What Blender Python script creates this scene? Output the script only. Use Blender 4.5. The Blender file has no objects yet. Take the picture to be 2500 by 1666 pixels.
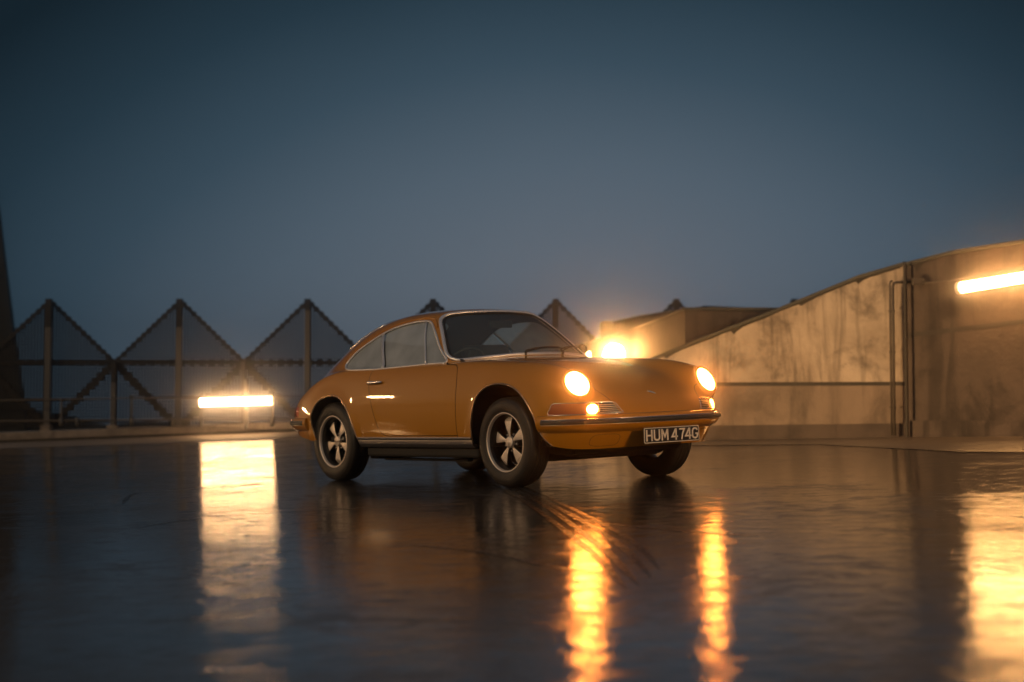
HAZE_DENS = .0072
import bpy, bmesh, math, random
import numpy as np
from mathutils import Matrix, Vector
random.seed(4)
C = bpy.context.scene.collection
# ================================================================ helpers
def link(o, parent=None):
    C.objects.link(o)
    if parent is not None: o.parent = parent
    return o
def mesh_obj(name, V, Fc, mat, parent=None, smooth=False, normals=None, mats=None, midx=None):
    me = bpy.data.meshes.new(name)
    me.from_pydata([tuple(map(float, v)) for v in V], [], [tuple(map(int, f)) for f in Fc])
    for m in (mats or [mat]): me.materials.append(m)
    if midx is not None: me.polygons.foreach_set('material_index', midx)
    if smooth: me.shade_smooth()
    me.update()
    if normals is not None: me.normals_split_custom_set_from_vertices([tuple(map(float, n)) for n in normals])
    return link(bpy.data.objects.new(name, me), parent)
def tag(o, label=None, cat=None, group=None, kind=None):
    if label: o['label'] = label
    if cat: o['category'] = cat
    if group: o['group'] = group
    if kind: o['kind'] = kind
    return o
def empty(name, loc=(0, 0, 0), label=None, cat=None, group=None):
    o = bpy.data.objects.new(name, None); link(o); o.location = loc; o.empty_display_size = .1
    return tag(o, label, cat, group)
def part(name, MBo, mat, parent, smooth=False, bevel=0, seg=2):
    """mesh from a builder, verts in the parent's frame"""
    o = mesh_obj(name, MBo.V, MBo.F, mat, parent, smooth)
    if parent is not None and MBo.world:
        o.matrix_parent_inverse = parent.matrix_world.inverted() if False else Matrix.Translation(-Vector(parent.location))
    if bevel:
        b = o.modifiers.new('bevel', 'BEVEL'); b.width = bevel; b.segments = seg; b.limit_method = 'ANGLE'; b.angle_limit = math.radians(35)
        b.harden_normals = False
    return o
class MB:
    def __init__(s, world=True): s.V = []; s.F = []; s.world = world
    def add(s, V, Fc):
        n = len(s.V); s.V += [tuple(map(float, v)) for v in V]; s.F += [tuple(int(i) + n for i in f) for f in Fc]; return s
    def box(s, c, d, M=None):
        c = np.array(c, float); d = np.array(d, float) / 2
        P = np.array([[x, y, z] for x in (-1, 1) for y in (-1, 1) for z in (-1, 1)], float) * d
        if M is not None: P = P @ np.array(M).T
        return s.add(P + c, [(0, 1, 3, 2), (4, 6, 7, 5), (0, 4, 5, 1), (2, 3, 7, 6), (0, 2, 6, 4), (1, 5, 7, 3)])
    def hexa(s, P):   # 8 pts: bottom ring 4, top ring 4
        return s.add(P, [(3, 2, 1, 0), (4, 5, 6, 7), (0, 1, 5, 4), (1, 2, 6, 5), (2, 3, 7, 6), (3, 0, 4, 7)])
    def tube(s, pts, r, n=8, closed=False, cap=True, up=None, sx=1.0):
        P = np.array(pts, float); m = len(P)
        if closed: T = np.roll(P, -1, 0) - np.roll(P, 1, 0)
        else: T = np.gradient(P, axis=0)
        T /= np.maximum(np.linalg.norm(T, axis=1), 1e-9)[:, None]
        u = np.array(up if up is not None else (0, 0, 1.0)); 
        if up is None and abs(T[0] @ u) > .9: u = np.array((1.0, 0, 0))
        rings = []; prev = None
        for i in range(m):
            a = (u if (up is not None or prev is None) else prev)
            a = a - T[i] * (a @ T[i]); a /= max(np.linalg.norm(a), 1e-9); prev = a
            b = np.cross(T[i], a); rr = r[i] if hasattr(r, '__len__') else r
            th = np.arange(n) * 2 * math.pi / n
            rings.append(P[i] + rr * (np.cos(th)[:, None] * a + sx * np.sin(th)[:, None] * b))
        V = np.concatenate(rings); Fc = []
        for i in range(m if closed else m - 1):
            j = (i + 1) % m
            for k in range(n): Fc.append((i * n + k, i * n + (k + 1) % n, j * n + (k + 1) % n, j * n + k))
        if cap and not closed: Fc += [tuple(range(n))[::-1], tuple((m - 1) * n + k for k in range(n))]
        return s.add(V, Fc)
    def lathe(s, prof, axis_o, ax='y', n=48, closed=True):
        """prof: (radius, offset along axis)"""
        V = []; m = len(prof)
        for k in range(n):
            a = 2 * math.pi * k / n; c, q = math.cos(a), math.sin(a)
            for r, t in prof:
                V.append((axis_o[0] + r * c, axis_o[1] + t, axis_o[2] + r * q) if ax == 'y' else (axis_o[0] + r * c, axis_o[1] + r * q, axis_o[2] + t))
        Fc = []
        for k in range(n):
            j = (k + 1) % n
            for i in range(m if closed else m - 1):
                i2 = (i + 1) % m; Fc.append((k * m + i, j * m + i, j * m + i2, k * m + i2))
        return s.add(V, Fc)
def catmull(P, n=8, closed=True):
    P = np.array(P, float); N = len(P); out = []
    rng = range(N if closed else N - 1)
    for i in rng:
        if closed: p0, p1, p2, p3 = P[i - 1], P[i], P[(i + 1) % N], P[(i + 2) % N]
        else: p0, p1, p2, p3 = P[max(i - 1, 0)], P[i], P[i + 1], P[min(i + 2, N - 1)]
        for k in range(n):
            t = k / n; out.append(.5 * (2 * p1 + (p2 - p0) * t + (2 * p0 - 5 * p1 + 4 * p2 - p3) * t * t + (3 * p1 - p0 - 3 * p2 + p3) * t ** 3))
    if not closed: out.append(P[-1])
    return np.array(out)
def resample(P, d, closed=False):
    P = np.array(P, float)
    if closed: P = np.vstack([P, P[:1]])
    L = np.r_[0, np.cumsum(np.linalg.norm(np.diff(P, axis=0), axis=1))]; n = max(2, int(L[-1] / d))
    t = np.linspace(0, L[-1], n + 1)
    if closed: t = t[:-1]
    return np.stack([np.interp(t, L, P[:, i]) for i in range(P.shape[1])], 1)
def pdist(P, x, y):
    """signed distance to a closed 2-D polygon, negative inside"""
    P = np.array(P, float); d = np.full(x.shape, 1e9); ins = np.zeros(x.shape, bool)
    for i in range(len(P)):
        a = P[i]; b = P[(i + 1) % len(P)]; e = b - a; L = e @ e + 1e-15
        t = np.clip(((x - a[0]) * e[0] + (y - a[1]) * e[1]) / L, 0, 1)
        d = np.minimum(d, (x - a[0] - t * e[0]) ** 2 + (y - a[1] - t * e[1]) ** 2)
        if abs(b[1] - a[1]) > 1e-12:
            c = ((a[1] > y) != (b[1] > y)) & (x < (b[0] - a[0]) * (y - a[1]) / (b[1] - a[1]) + a[0]); ins ^= c
    return np.where(ins, -1, 1) * np.sqrt(d)
# ================================================================ materials
def mat(name, col=(.5, .5, .5), rough=.5, metal=0, **k):
    m = bpy.data.materials.new(name); m.use_nodes = True; b = m.node_tree.nodes['Principled BSDF']
    b.inputs['Base Color'].default_value = (*col, 1); b.inputs['Roughness'].default_value = rough; b.inputs['Metallic'].default_value = metal
    for a, v in k.items():
        b.inputs[a.replace('_', ' ')].default_value = v
    return m
def nodes(m): return m.node_tree.nodes, m.node_tree.links, m.node_tree.nodes['Principled BSDF']
def ramp(N, pts):
    r = N.new('ShaderNodeValToRGB'); e = r.color_ramp.elements
    while len(e) < len(pts): e.new(.5)
    for i, (p, c) in enumerate(pts):
        e[i].position = p; e[i].color = (*c, 1) if hasattr(c, '__len__') else (c, c, c, 1)
    return r
def noise(N, L, vec, scale, detail=4, rough=.55, dist=0):
    n = N.new('ShaderNodeTexNoise'); n.inputs['Scale'].default_value = scale; n.inputs['Detail'].default_value = detail
    n.inputs['Roughness'].default_value = rough; n.inputs['Distortion'].default_value = dist
    if vec is not None: L.new(vec, n.inputs['Vector'])
    return n.outputs['Fac']
def mapping(N, L, sc=(1, 1, 1), rot=(0, 0, 0), src='Object'):
    t = N.new('ShaderNodeTexCoord'); m = N.new('ShaderNodeMapping'); m.inputs['Scale'].default_value = sc; m.inputs['Rotation'].default_value = rot
    L.new(t.outputs[src], m.inputs['Vector']); return m.outputs['Vector']
def bump(N, L, h, strength, dist, tgt, normal=None):
    b = N.new('ShaderNodeBump'); b.inputs['Strength'].default_value = strength; b.inputs['Distance'].default_value = dist
    L.new(h, b.inputs['Height']); 
    if normal: L.new(normal, b.inputs['Normal'])
    L.new(b.outputs['Normal'], tgt); return b
def emis(name, col, s):
    m = bpy.data.materials.new(name); m.use_nodes = True; N = m.node_tree.nodes; N.clear()
    e = N.new('ShaderNodeEmission'); e.inputs['Color'].default_value = (*col, 1); e.inputs['Strength'].default_value = s
    o = N.new('ShaderNodeOutputMaterial'); m.node_tree.links.new(e.outputs[0], o.inputs[0]); return m
def m_paint():
    m = mat('ochre_paint', (.50, .205, .003), .42, 0, Specular_IOR_Level=.18, Coat_Weight=1.0, Coat_Roughness=.018, Coat_IOR=1.5)
    N, L, b = nodes(m)
    v = mapping(N, L)
    # rain beads standing on the paint
    vo = N.new('ShaderNodeTexVoronoi'); vo.inputs['Scale'].default_value = 130; L.new(v, vo.inputs['Vector'])
    r = ramp(N, [(0, 1.0), (.30, .0)]); L.new(vo.outputs['Distance'], r.inputs[0])
    nz = noise(N, L, v, 9, 3); r2 = ramp(N, [(.42, 0.), (.60, 1.)]); L.new(nz, r2.inputs[0])
    g = N.new('ShaderNodeNewGeometry'); sx = N.new('ShaderNodeSeparateXYZ'); L.new(g.outputs['Normal'], sx.inputs[0])
    r3 = ramp(N, [(.25, 0.), (.75, 1.)]); L.new(sx.outputs['Z'], r3.inputs[0])
    a = N.new('ShaderNodeMath'); a.operation = 'MULTIPLY'; L.new(r.outputs[0], a.inputs[0]); L.new(r2.outputs[0], a.inputs[1])
    a2 = N.new('ShaderNodeMath'); a2.operation = 'MULTIPLY'; L.new(a.outputs[0], a2.inputs[0]); L.new(r3.outputs[0], a2.inputs[1])
    bb = N.new('ShaderNodeBump'); bb.inputs['Strength'].default_value = .5; bb.inputs['Distance'].default_value = .002
    L.new(a2.outputs[0], bb.inputs['Height']); L.new(bb.outputs[0], b.inputs['Coat Normal'])
    return m
M = {}
M['paint'] = m_paint()
M['chrome'] = mat('chrome', (.88, .86, .84), .26, 1)
M['trim'] = mat('bright_trim', (.85, .83, .84), .42, .75)
M['satin'] = mat('satin_metal', (.55, .50, .45), .38, 1)
M['lip'] = mat('bright_lip', (.62, .42, .26), .25, 1)
M['rubber'] = mat('rubber', (.018, .017, .016), .5)
M['black'] = mat('black_underside', (.010, .010, .010), .75)
M['liner'] = mat('dark_lining', (.022, .023, .024), .8)
M['tyre'] = mat('tyre_rubber', (.020, .018, .016), .52)
M['alloy'] = mat('brushed_alloy', (.86, .76, .66), .50, .72)
M['rimblack'] = mat('black_anodised', (.012, .012, .013), .28)
M['seat'] = mat('black_vinyl', (.03, .03, .032), .45)
M['amber'] = mat('amber_lens', (.30, .060, .003), .25, 0, Coat_Weight=.5)
M['redlens'] = mat('rear_lens', (.50, .09, .015), .12, 0, Coat_Weight=1.0)
M['plate_black'] = mat('plate_black', (.013, .012, .012), .3)
M['plate_white'] = mat('plate_letter', (.88, .80, .68), .5)
M['head'] = emis('headlight_glow', (1, .27, .042), 105)
M['side'] = emis('sidelight_glow', (1, .27, .035), 80)
M['tube'] = emis('tube_glow', (1, .47, .15), 58)
M['tube1'] = emis('tube_glow_soft', (1, .55, .24), 50)
M['floodglow'] = emis('floodlight_glow', (1, .45, .13), 380)
M['tube3'] = emis('added_tube_glow', (1, .56, .25), 760)
M['tube2'] = emis('tube_glow_bright', (1, .56, .24), 450)
def m_glass(name, tint, frost, fcol):
    m = bpy.data.materials.new(name); m.use_nodes = True; N = m.node_tree.nodes; L = m.node_tree.links; N.clear()
    t = N.new('ShaderNodeBsdfTransparent'); t.inputs[0].default_value = (*tint, 1)
    d = N.new('ShaderNodeBsdfDiffuse'); d.inputs[0].default_value = (*fcol, 1)
    tl = N.new('ShaderNodeBsdfTranslucent'); tl.inputs[0].default_value = (*fcol, 1)
    g = N.new('ShaderNodeBsdfGlossy'); g.inputs['Roughness'].default_value = .03; g.inputs[0].default_value = (1, 1, 1, 1)
    a = N.new('ShaderNodeMixShader'); a.inputs[0].default_value = .32; L.new(d.outputs[0], a.inputs[1]); L.new(tl.outputs[0], a.inputs[2])
    tc = N.new('ShaderNodeTexCoord'); nz = N.new('ShaderNodeTexNoise'); nz.inputs['Scale'].default_value = 5; nz.inputs['Detail'].default_value = 6; L.new(tc.outputs['Object'], nz.inputs['Vector'])
    r = ramp(N, [(.3, frost * .75), (.7, frost * 1.15)]); L.new(nz.outputs['Fac'], r.inputs[0])
    b = N.new('ShaderNodeMixShader'); L.new(r.outputs[0], b.inputs[0]); L.new(t.outputs[0], b.inputs[1]); L.new(a.outputs[0], b.inputs[2])
    f = N.new('ShaderNodeFresnel'); ge = N.new('ShaderNodeNewGeometry'); mi = N.new('ShaderNodeMix'); mi.data_type = 'FLOAT'
    mi.inputs[2].default_value = 1.52; mi.inputs[3].default_value = 1 / 1.52; L.new(ge.outputs['Backfacing'], mi.inputs[0]); L.new(mi.outputs[0], f.inputs[0])
    ff = N.new('ShaderNodeMath'); ff.operation = 'MULTIPLY'; ff.inputs[1].default_value = 1.6; ff.use_clamp = True; L.new(f.outputs[0], ff.inputs[0])
    c = N.new('ShaderNodeMixShader'); L.new(ff.outputs[0], c.inputs[0]); L.new(b.outputs[0], c.inputs[1]); L.new(g.outputs[0], c.inputs[2])
    o = N.new('ShaderNodeOutputMaterial'); L.new(c.outputs[0], o.inputs[0]); return m
M['glass'] = m_glass('misted_glass', (.92, .97, .96), .60, (.84, .92, .97))
M['screen'] = m_glass('windscreen_glass', (.74, .88, .84), .07, (.6, .66, .62))
def m_concrete(name, ca, cb, stain, rough=.85, streak=True, sc=1.0, lowstain=0.):
    m = mat(name, ca, rough); N, L, b = nodes(m)
    v = mapping(N, L); n1 = noise(N, L, v, 1.3 * sc, 8, .62, .3); r1 = ramp(N, [(.32, cb), (.66, ca)]); L.new(n1, r1.inputs[0])
    col = r1.outputs[0]
    if streak:
        vs = mapping(N, L, (3.2, 3.2, .35)); n2 = noise(N, L, vs, 1.6, 6, .6, .6); r2 = ramp(N, [(.50, 1.), (.60, .62), (.72, .42)]); L.new(n2, r2.inputs[0])
        mx = N.new('ShaderNodeMix'); mx.data_type = 'RGBA'; mx.blend_type = 'MULTIPLY'; mx.inputs[0].default_value = stain; L.new(col, mx.inputs[6]); L.new(r2.outputs[0], mx.inputs[7]); col = mx.outputs[2]
        vt = mapping(N, L, (1, 1, 1)); n3 = noise(N, L, vt, 1.9, 7, .68, .35); r3 = ramp(N, [(.48, 1.), (.60, .55), (.72, .30)]); L.new(n3, r3.inputs[0])
        my = N.new('ShaderNodeMix'); my.data_type = 'RGBA'; my.blend_type = 'MULTIPLY'; my.inputs[0].default_value = stain; L.new(col, my.inputs[6]); L.new(r3.outputs[0], my.inputs[7]); col = my.outputs[2]
    L.new(col, b.inputs['Base Color'])
    nb = noise(N, L, v, 14, 6, .6); bump(N, L, nb, .35, .02, b.inputs['Normal'])
    return m
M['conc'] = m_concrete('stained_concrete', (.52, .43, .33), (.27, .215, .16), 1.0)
M['conc2'] = m_concrete('dim_concrete', (.095, .072, .058), (.065, .05, .04), .6)  # darker copy of the wall concrete; weaker light is put into the colour
M['conc3'] = m_concrete('dim_wall_concrete', (.11, .082, .064), (.07, .053, .042), .9)  # likewise darkened so the right wall reads as poorly lit
M['conclow'] = m_concrete('darker_lower_concrete', (.25, .19, .14), (.18, .14, .105), .6)
M['moss'] = mat('dark_moss', (.040, .034, .024), .9)
M['coping'] = m_concrete('mossy_coping', (.09, .085, .065), (.05, .048, .038), .3, streak=False)
M['kerb'] = m_concrete('kerb_concrete', (.36, .30, .25), (.25, .21, .17), .6, sc=2)
M['dark'] = mat('dark_joint_and_shadow', (.045, .038, .030), .8)  # for joints, and for the shadow strip painted along the kerb
M['post'] = mat('galvanised_post', (.095, .092, .088), .6, .2)
M['steeldark'] = mat('dark_steel', (.018, .017, .017), .6, .3)
M['pipe'] = mat('grey_conduit', (.09, .075, .06), .6)
M['tower'] = mat('tower_cladding', (.010, .012, .014), .7)
M['fixture'] = mat('lamp_housing', (.35, .33, .30), .5)
def m_perf():
    m = bpy.data.materials.new('perforated_sheet'); m.use_nodes = True; N = m.node_tree.nodes; L = m.node_tree.links
    b = N['Principled BSDF']; b.inputs['Base Color'].default_value = (.018, .017, .017, 1); b.inputs['Roughness'].default_value = .5; b.inputs['Metallic'].default_value = .4
    uv = N.new('ShaderNodeUVMap'); uv.uv_map = 'UVMap'
    sx = N.new('ShaderNodeSeparateXYZ'); L.new(uv.outputs[0], sx.inputs[0])
    # staggered round holes: two offset square lattices, built from cosines
    def cosn(s, k, ph=0.):
        a = N.new('ShaderNodeMath'); a.operation = 'MULTIPLY_ADD'; a.inputs[1].default_value = k; a.inputs[2].default_value = ph; L.new(s, a.inputs[0])
        c = N.new('ShaderNodeMath'); c.operation = 'COSINE'; L.new(a.outputs[0], c.inputs[0]); return c.outputs[0]
    k = 2 * math.pi / .060
    p = N.new('ShaderNodeMath'); p.operation = 'MULTIPLY'; L.new(cosn(sx.outputs[0], k * .5), p.inputs[0]); L.new(cosn(sx.outputs[1], k * .5), p.inputs[1])
    ab = N.new('ShaderNodeMath'); ab.operation = 'ABSOLUTE'; L.new(p.outputs[0], ab.inputs[0])
    g = N.new('ShaderNodeMath'); g.operation = 'GREATER_THAN'; g.inputs[1].default_value = .56; L.new(ab.outputs[0], g.inputs[0])
    t = N.new('ShaderNodeBsdfTransparent'); mx = N.new('ShaderNodeMixShader'); L.new(g.outputs[0], mx.inputs[0]); L.new(b.outputs[0], mx.inputs[1]); L.new(t.outputs[0], mx.inputs[2])
    L.new(mx.outputs[0], N['Material Output'].inputs[0]); return m
M['perf'] = m_perf()
def m_deck():
    m = mat('wet_deck', (.030, .028, .027), .2); N, L, b = nodes(m)
    v = mapping(N, L)
    n1 = noise(N, L, v, .45, 6, .6, .8); rc = ramp(N, [(.3, (.040, .038, .038)), (.7, (.066, .061, .058))]); L.new(n1, rc.inputs[0]); L.new(rc.outputs[0], b.inputs['Base Color'])
    n2 = noise(N, L, v, .8, 5, .6, 1.2); n5 = noise(N, L, v, 6.5, 6, .7, .6)
    ad = N.new('ShaderNodeMath'); ad.operation = 'MULTIPLY_ADD'; ad.inputs[1].default_value = .45; L.new(n2, ad.inputs[0]); mu = N.new('ShaderNodeMath'); mu.operation = 'MULTIPLY'; mu.inputs[1].default_value = .55; L.new(n5, mu.inputs[0]); L.new(mu.outputs[0], ad.inputs[2])
    rr = ramp(N, [(.40, .035), (.50, .085), (.60, .23)]); L.new(ad.outputs[0], rr.inputs[0]); L.new(rr.outputs[0], b.inputs['Roughness'])
    b.inputs['IOR'].default_value = 1.4
    n3 = noise(N, L, v, 7, 6, .62, .4); n4 = noise(N, L, v, 30, 4, .7)
    b1 = N.new('ShaderNodeBump'); b1.inputs['Strength'].default_value = .5; b1.inputs['Distance'].default_value = .006; L.new(n3, b1.inputs['Height'])
    lo = noise(N, L, v, .35, 3); lr = ramp(N, [(.36, .12), (.62, .80)]); L.new(lo, lr.inputs[0]); L.new(lr.outputs[0], b1.inputs['Strength'])
    bump(N, L, n4, .26, .0018, b.inputs['Normal'], b1.outputs['Normal'])
    return m
M['deck'] = m_deck()
def m_apron():
    m = mat('damp_concrete', (.14, .11, .085), .4); N, L, b = nodes(m); v = mapping(N, L)
    n1 = noise(N, L, v, 1.2, 6); rc = ramp(N, [(.3, (.075, .062, .050)), (.7, (.12, .098, .078))]); L.new(n1, rc.inputs[0]); L.new(rc.outputs[0], b.inputs['Base Color'])
    r = ramp(N, [(.3, .28), (.7, .45)]); L.new(n1, r.inputs[0]); L.new(r.outputs[0], b.inputs['Roughness']); return m
M['apron'] = m_apron()
M['path'] = m_concrete('pale_dry_concrete', (.26, .205, .16), (.18, .145, .115), .2, .6, streak=False)
def m_mark():
    m = mat('tyre_mark', (.012, .011, .010), .30); N, L, b = nodes(m); v = mapping(N, L); n = noise(N, L, v, 26, 5, .7); r = ramp(N, [(.34, 0.), (.56, .6)]); L.new(n, r.inputs[0]); L.new(r.outputs[0], b.inputs['Alpha'])
    bump(N, L, noise(N, L, v, 60, 3), .6, .004, b.inputs['Normal']); return m
M['mark'] = m_mark()
M['city'] = mat('dark_land', (.006, .007, .008), .95)
# ================================================================ camera (solved from the photograph; world = car frame, ground is z = 0)
FPX = 4012.51
def rotm(y, p, r):
    cy, sy, cp, sp, cr, sr = math.cos(y), math.sin(y), math.cos(p), math.sin(p), math.cos(r), math.sin(r)
    return np.array([[cy, -sy, 0], [sy, cy, 0], [0, 0, 1]]) @ np.array([[cp, 0, sp], [0, 1, 0], [-sp, 0, cp]]) @ np.array([[1, 0, 0], [0, cr, -sr], [0, sr, cr]])
RM = rotm(-9.04671717e-01, -4.56816526e-02, 9.87927566e-03)
CT = np.array([5.63081313e-01, 1.19247771e+01, -1.01380486e+00]); CAM = RM.T @ (-CT)
PITCH = math.radians(3.3); VC = np.array([0, math.sin(PITCH), math.cos(PITCH)]); HC = np.array([0, math.cos(PITCH), -math.sin(PITCH)])
VUP = RM.T @ VC; HF = RM.T @ HC; XR = RM.T @ np.array([1., 0, 0])       # true vertical, horizontal forward, horizontal right
def cray(px, py): return np.array([(px - 1250) / FPX, 1, (833 - py) / FPX])
def ground(px, py, z=0.):
    d = RM.T @ cray(px, py); return CAM + d * ((z - CAM[2]) / d[2])
def at(px, py, D):
    d = cray(px, py); return CAM + RM.T @ (d * (D / (d @ HC)))
def proj(P):
    c = RM @ (np.array(P) - CAM); return 1250 + FPX * c[0] / c[1], 833 - FPX * c[2] / c[1]
def rise(B, py):
    """height h so that B + h * vertical is seen at image row py"""
    c = RM @ (np.array(B) - CAM); k = (833 - py) / FPX
    return (k * c[1] - c[2]) / (VC[2] - k * VC[1])
cam = bpy.data.cameras.new('camera'); co = link(bpy.data.objects.new('camera', cam))
A = RM.T
co.matrix_world = Matrix(((A[0, 0], A[0, 2], -A[0, 1], CAM[0]), (A[1, 0], A[1, 2], -A[1, 1], CAM[1]), (A[2, 0], A[2, 2], -A[2, 1], CAM[2]), (0, 0, 0, 1)))
cam.sensor_width = 36; cam.lens = 36 * FPX / 2500; cam.clip_end = 6000; cam.clip_start = .05
cam.dof.use_dof = True; cam.dof.focus_distance = 10.75; cam.dof.aperture_fstop = 1.9
bpy.context.scene.camera = co
# ---------------------------------------------------------------- maths
class Spl:
    """natural cubic spline, linear outside"""
    def __init__(s,xs,ys):
        o=np.argsort(xs); x=np.array(xs,float)[o]; y=np.array(ys,float)[o]; n=len(x); h=np.diff(x)
        A=np.zeros((n,n)); b=np.zeros(n); A[0,0]=A[-1,-1]=1
        for i in range(1,n-1):
            A[i,i-1]=h[i-1];A[i,i]=2*(h[i-1]+h[i]);A[i,i+1]=h[i]
            b[i]=6*((y[i+1]-y[i])/h[i]-(y[i]-y[i-1])/h[i-1])
        s.x,s.y,s.h,s.m=x,y,h,np.linalg.solve(A,b)
        s.t=np.linspace(x[0],x[-1],1500); s.v=s._e(s.t)
        s.s0=(s.v[1]-s.v[0])/(s.t[1]-s.t[0]); s.s1=(s.v[-1]-s.v[-2])/(s.t[1]-s.t[0])
    def _e(s,q):
        i=np.clip(np.searchsorted(s.x,q)-1,0,len(s.x)-2); h=s.h[i]; a=(s.x[i+1]-q)/h; b=(q-s.x[i])/h
        return a*s.y[i]+b*s.y[i+1]+((a**3-a)*s.m[i]+(b**3-b)*s.m[i+1])*h*h/6
    def __call__(s,q):
        q=np.asarray(q,float); c=np.clip(q,s.x[0],s.x[-1]); r=s._e(c)
        return r+np.where(q<s.x[0],(q-s.x[0])*s.s0,0)+np.where(q>s.x[-1],(q-s.x[-1])*s.s1,0)
def smax(a,b,k):
    h=np.maximum(k-np.abs(a-b),0)/k
    return np.maximum(a,b)+h*h*h*k/6
def smin(a,b,k): return -smax(-a,-b,k)
def sstep(a,b,x):
    t=np.clip((x-a)/(b-a),0,1); return t*t*(3-2*t)
# ---------------------------------------------------------------- car body as an implicit surface (x forward from the front axle, z up)
S_inset=Spl([.15,.27,.33,.42,.55,.65,.75,.85,.90,1.0],[.085,.05,.026,.007,0,.005,.019,.047,.074,.13])
S_nose=Spl([.15,.27,.34,.42,.50,.56,.62,.70,.8],[.16,.095,.05,.012,0,.012,.04,.09,.15])
S_zc=Spl([-1,-.7,-.52,-.3,-.1,.1,.3,.5,.62,.72,.80,.9],[.945,.943,.932,.905,.878,.842,.795,.733,.674,.615,.552,.46])
S_zp=Spl([-1.1,-.8,-.5,-.2,.1,.3,.42,.5,.58,.66,.75],[.886,.89,.898,.890,.868,.842,.812,.775,.715,.64,.55])
S_yf=Spl([-.9,-.5,0,.35,.6,.8],[.70,.665,.64,.615,.60,.60])
S_zr=Spl([-3.4,-3.2,-3.0,-2.7,-2.5,-2.2,-1.8,-1.1],[.47,.575,.665,.757,.812,.870,.886,.886])
S_roof=Spl([-3.6,-3.3,-3.15,-3.0,-2.7,-2.4,-2.1,-1.85,-1.5,-1.2,-1.0,-.8,-.5],[.42,.67,.80,.92,1.09,1.212,1.29,1.322,1.333,1.322,1.303,1.27,1.20])
S_yb=Spl([-3.6,-3.1,-2.8,-2.4,-2.0,-1.5,-1.0,-.5,0],[.28,.40,.50,.625,.692,.716,.722,.715,.69])
ARF=(.012,.300,.372,.418); ARR=(-2.232,.29,.372,.395)   # wheel arch ellipses: xc, zc, a, b
HL=np.array([.605,.607,.700]); HT=math.radians(27); HN=np.array([math.cos(HT)*.985,math.cos(HT)*.17,math.sin(HT)]); HN/=np.linalg.norm(HN)
def archd(x,z,A):
    zz=np.where(z>A[1],(z-A[1])/A[3],0)
    return (np.sqrt(((x-A[0])/A[2])**2+zz**2)-1)*.39
def plan(x,y,z):
    ya=np.abs(y)
    b=.805-S_inset(z)-.012*np.clip(.75-np.abs(x+1.15),0,.75)*0-.010*np.clip(np.abs(x+1.15),0,.8)**2
    fl=np.exp(-(archd(x,z,ARF)/.05)**2)+np.exp(-(archd(x,z,ARR)/.05)**2)
    b=b+.012*fl*sstep(.95,.7,z)
    a=.735-S_nose(z); uf=np.clip((x-.1)/a,0,None)
    ar=1.01-.6*S_nose(z); ur=np.clip((-2.3-x)/ar,0,None)
    r=(uf**2.6+ur**2.35+(ya/b)**2.9)**(1/2.9)
    return (r-1)*b
def Htop(x,y):
    ya=np.abs(y)
    zc=S_zc(x)-.09*ya**2; yf=S_yf(x)
    A=np.maximum(S_zp(x)-(S_zc(x)-.09*yf**2),-.02)
    w=sstep(-1.1,-.6,x)
    hf=zc+A*np.exp(-(np.abs(ya-yf)/.145)**2.4)
    return w*hf+(1-w)*np.where(x<-.85,S_zr(x),.886)
def F(x,y,z):
    x=np.asarray(x,float);y=np.asarray(y,float);z=np.asarray(z,float)
    ya=np.abs(y)
    pl=plan(x,y,z)
    k1=.05+.07*sstep(-.3,.3,x)+.12*sstep(-2.2,-2.8,x)
    low=smax(pl,(z-Htop(x,y))*.9,k1)
    zz=z-.9
    side=(ya-(S_yb(x)-.37*zz-.38*np.clip(zz,0,None)**2))*.92
    cr=sstep(-1.6,-2.7,x)
    top=(z-(S_roof(x)-(.13+.10*sstep(-1.1,-1.8,x)+.40*cr)*ya**2-.35*ya**4))*.93
    # windscreen
    xw=-.515-1.44*(z-.935)-.25*np.clip(z-.935,0,None)*(z-1.3)
    ws=(x-(xw-.50*ya**2-.25*ya**4))*.56
    g=smax(side,top,.20-.09*sstep(-1.8,-1.0,x))
    g=smax(g,ws,.065)
    g=smax(g,pl,.14)
    g=smax(g,.6-z,.05)
    kk=.035+.20*sstep(-1.9,-2.7,x)
    f=smin(low,g,kk)
    # headlamp barrels
    dx,dy,dz=x-HL[0],ya-HL[1],z-HL[2]
    ax=np.array([1,-.03,-.05]); ax=ax/np.linalg.norm(ax)
    t=dx*ax[0]+dy*ax[1]+dz*ax[2]
    pn=dx*HN[0]+dy*HN[1]+dz*HN[2]
    # distance to tilted disc swept backwards
    ex,ey,ez=dx-pn*ax[0]/np.dot(ax,HN),dy-pn*ax[1]/np.dot(ax,HN),dz-pn*ax[2]/np.dot(ax,HN)
    rr=np.sqrt(ex**2+ey**2+ez**2)
    cyl=rr-.112-.06*np.clip(-pn,0,.3)
    cyl=smax(cyl,-.34-pn,.1)
    hl=smax(cyl,pn-.002,.012)
    f=smin(f,hl,.10)
    f=smax(f,np.where(np.abs(ya-HL[1])<.5,pn-.004,-1),.012)*1.0 if False else f
    f=smax(f,.21-z,.06)
    return f
def grad(p,e=2e-3):
    x,y,z=p.T
    g=np.stack([F(x+e,y,z)-F(x-e,y,z),F(x,y+e,z)-F(x,y-e,z),F(x,y,z+e)-F(x,y,z-e)],1)/(2*e)
    return g
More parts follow.
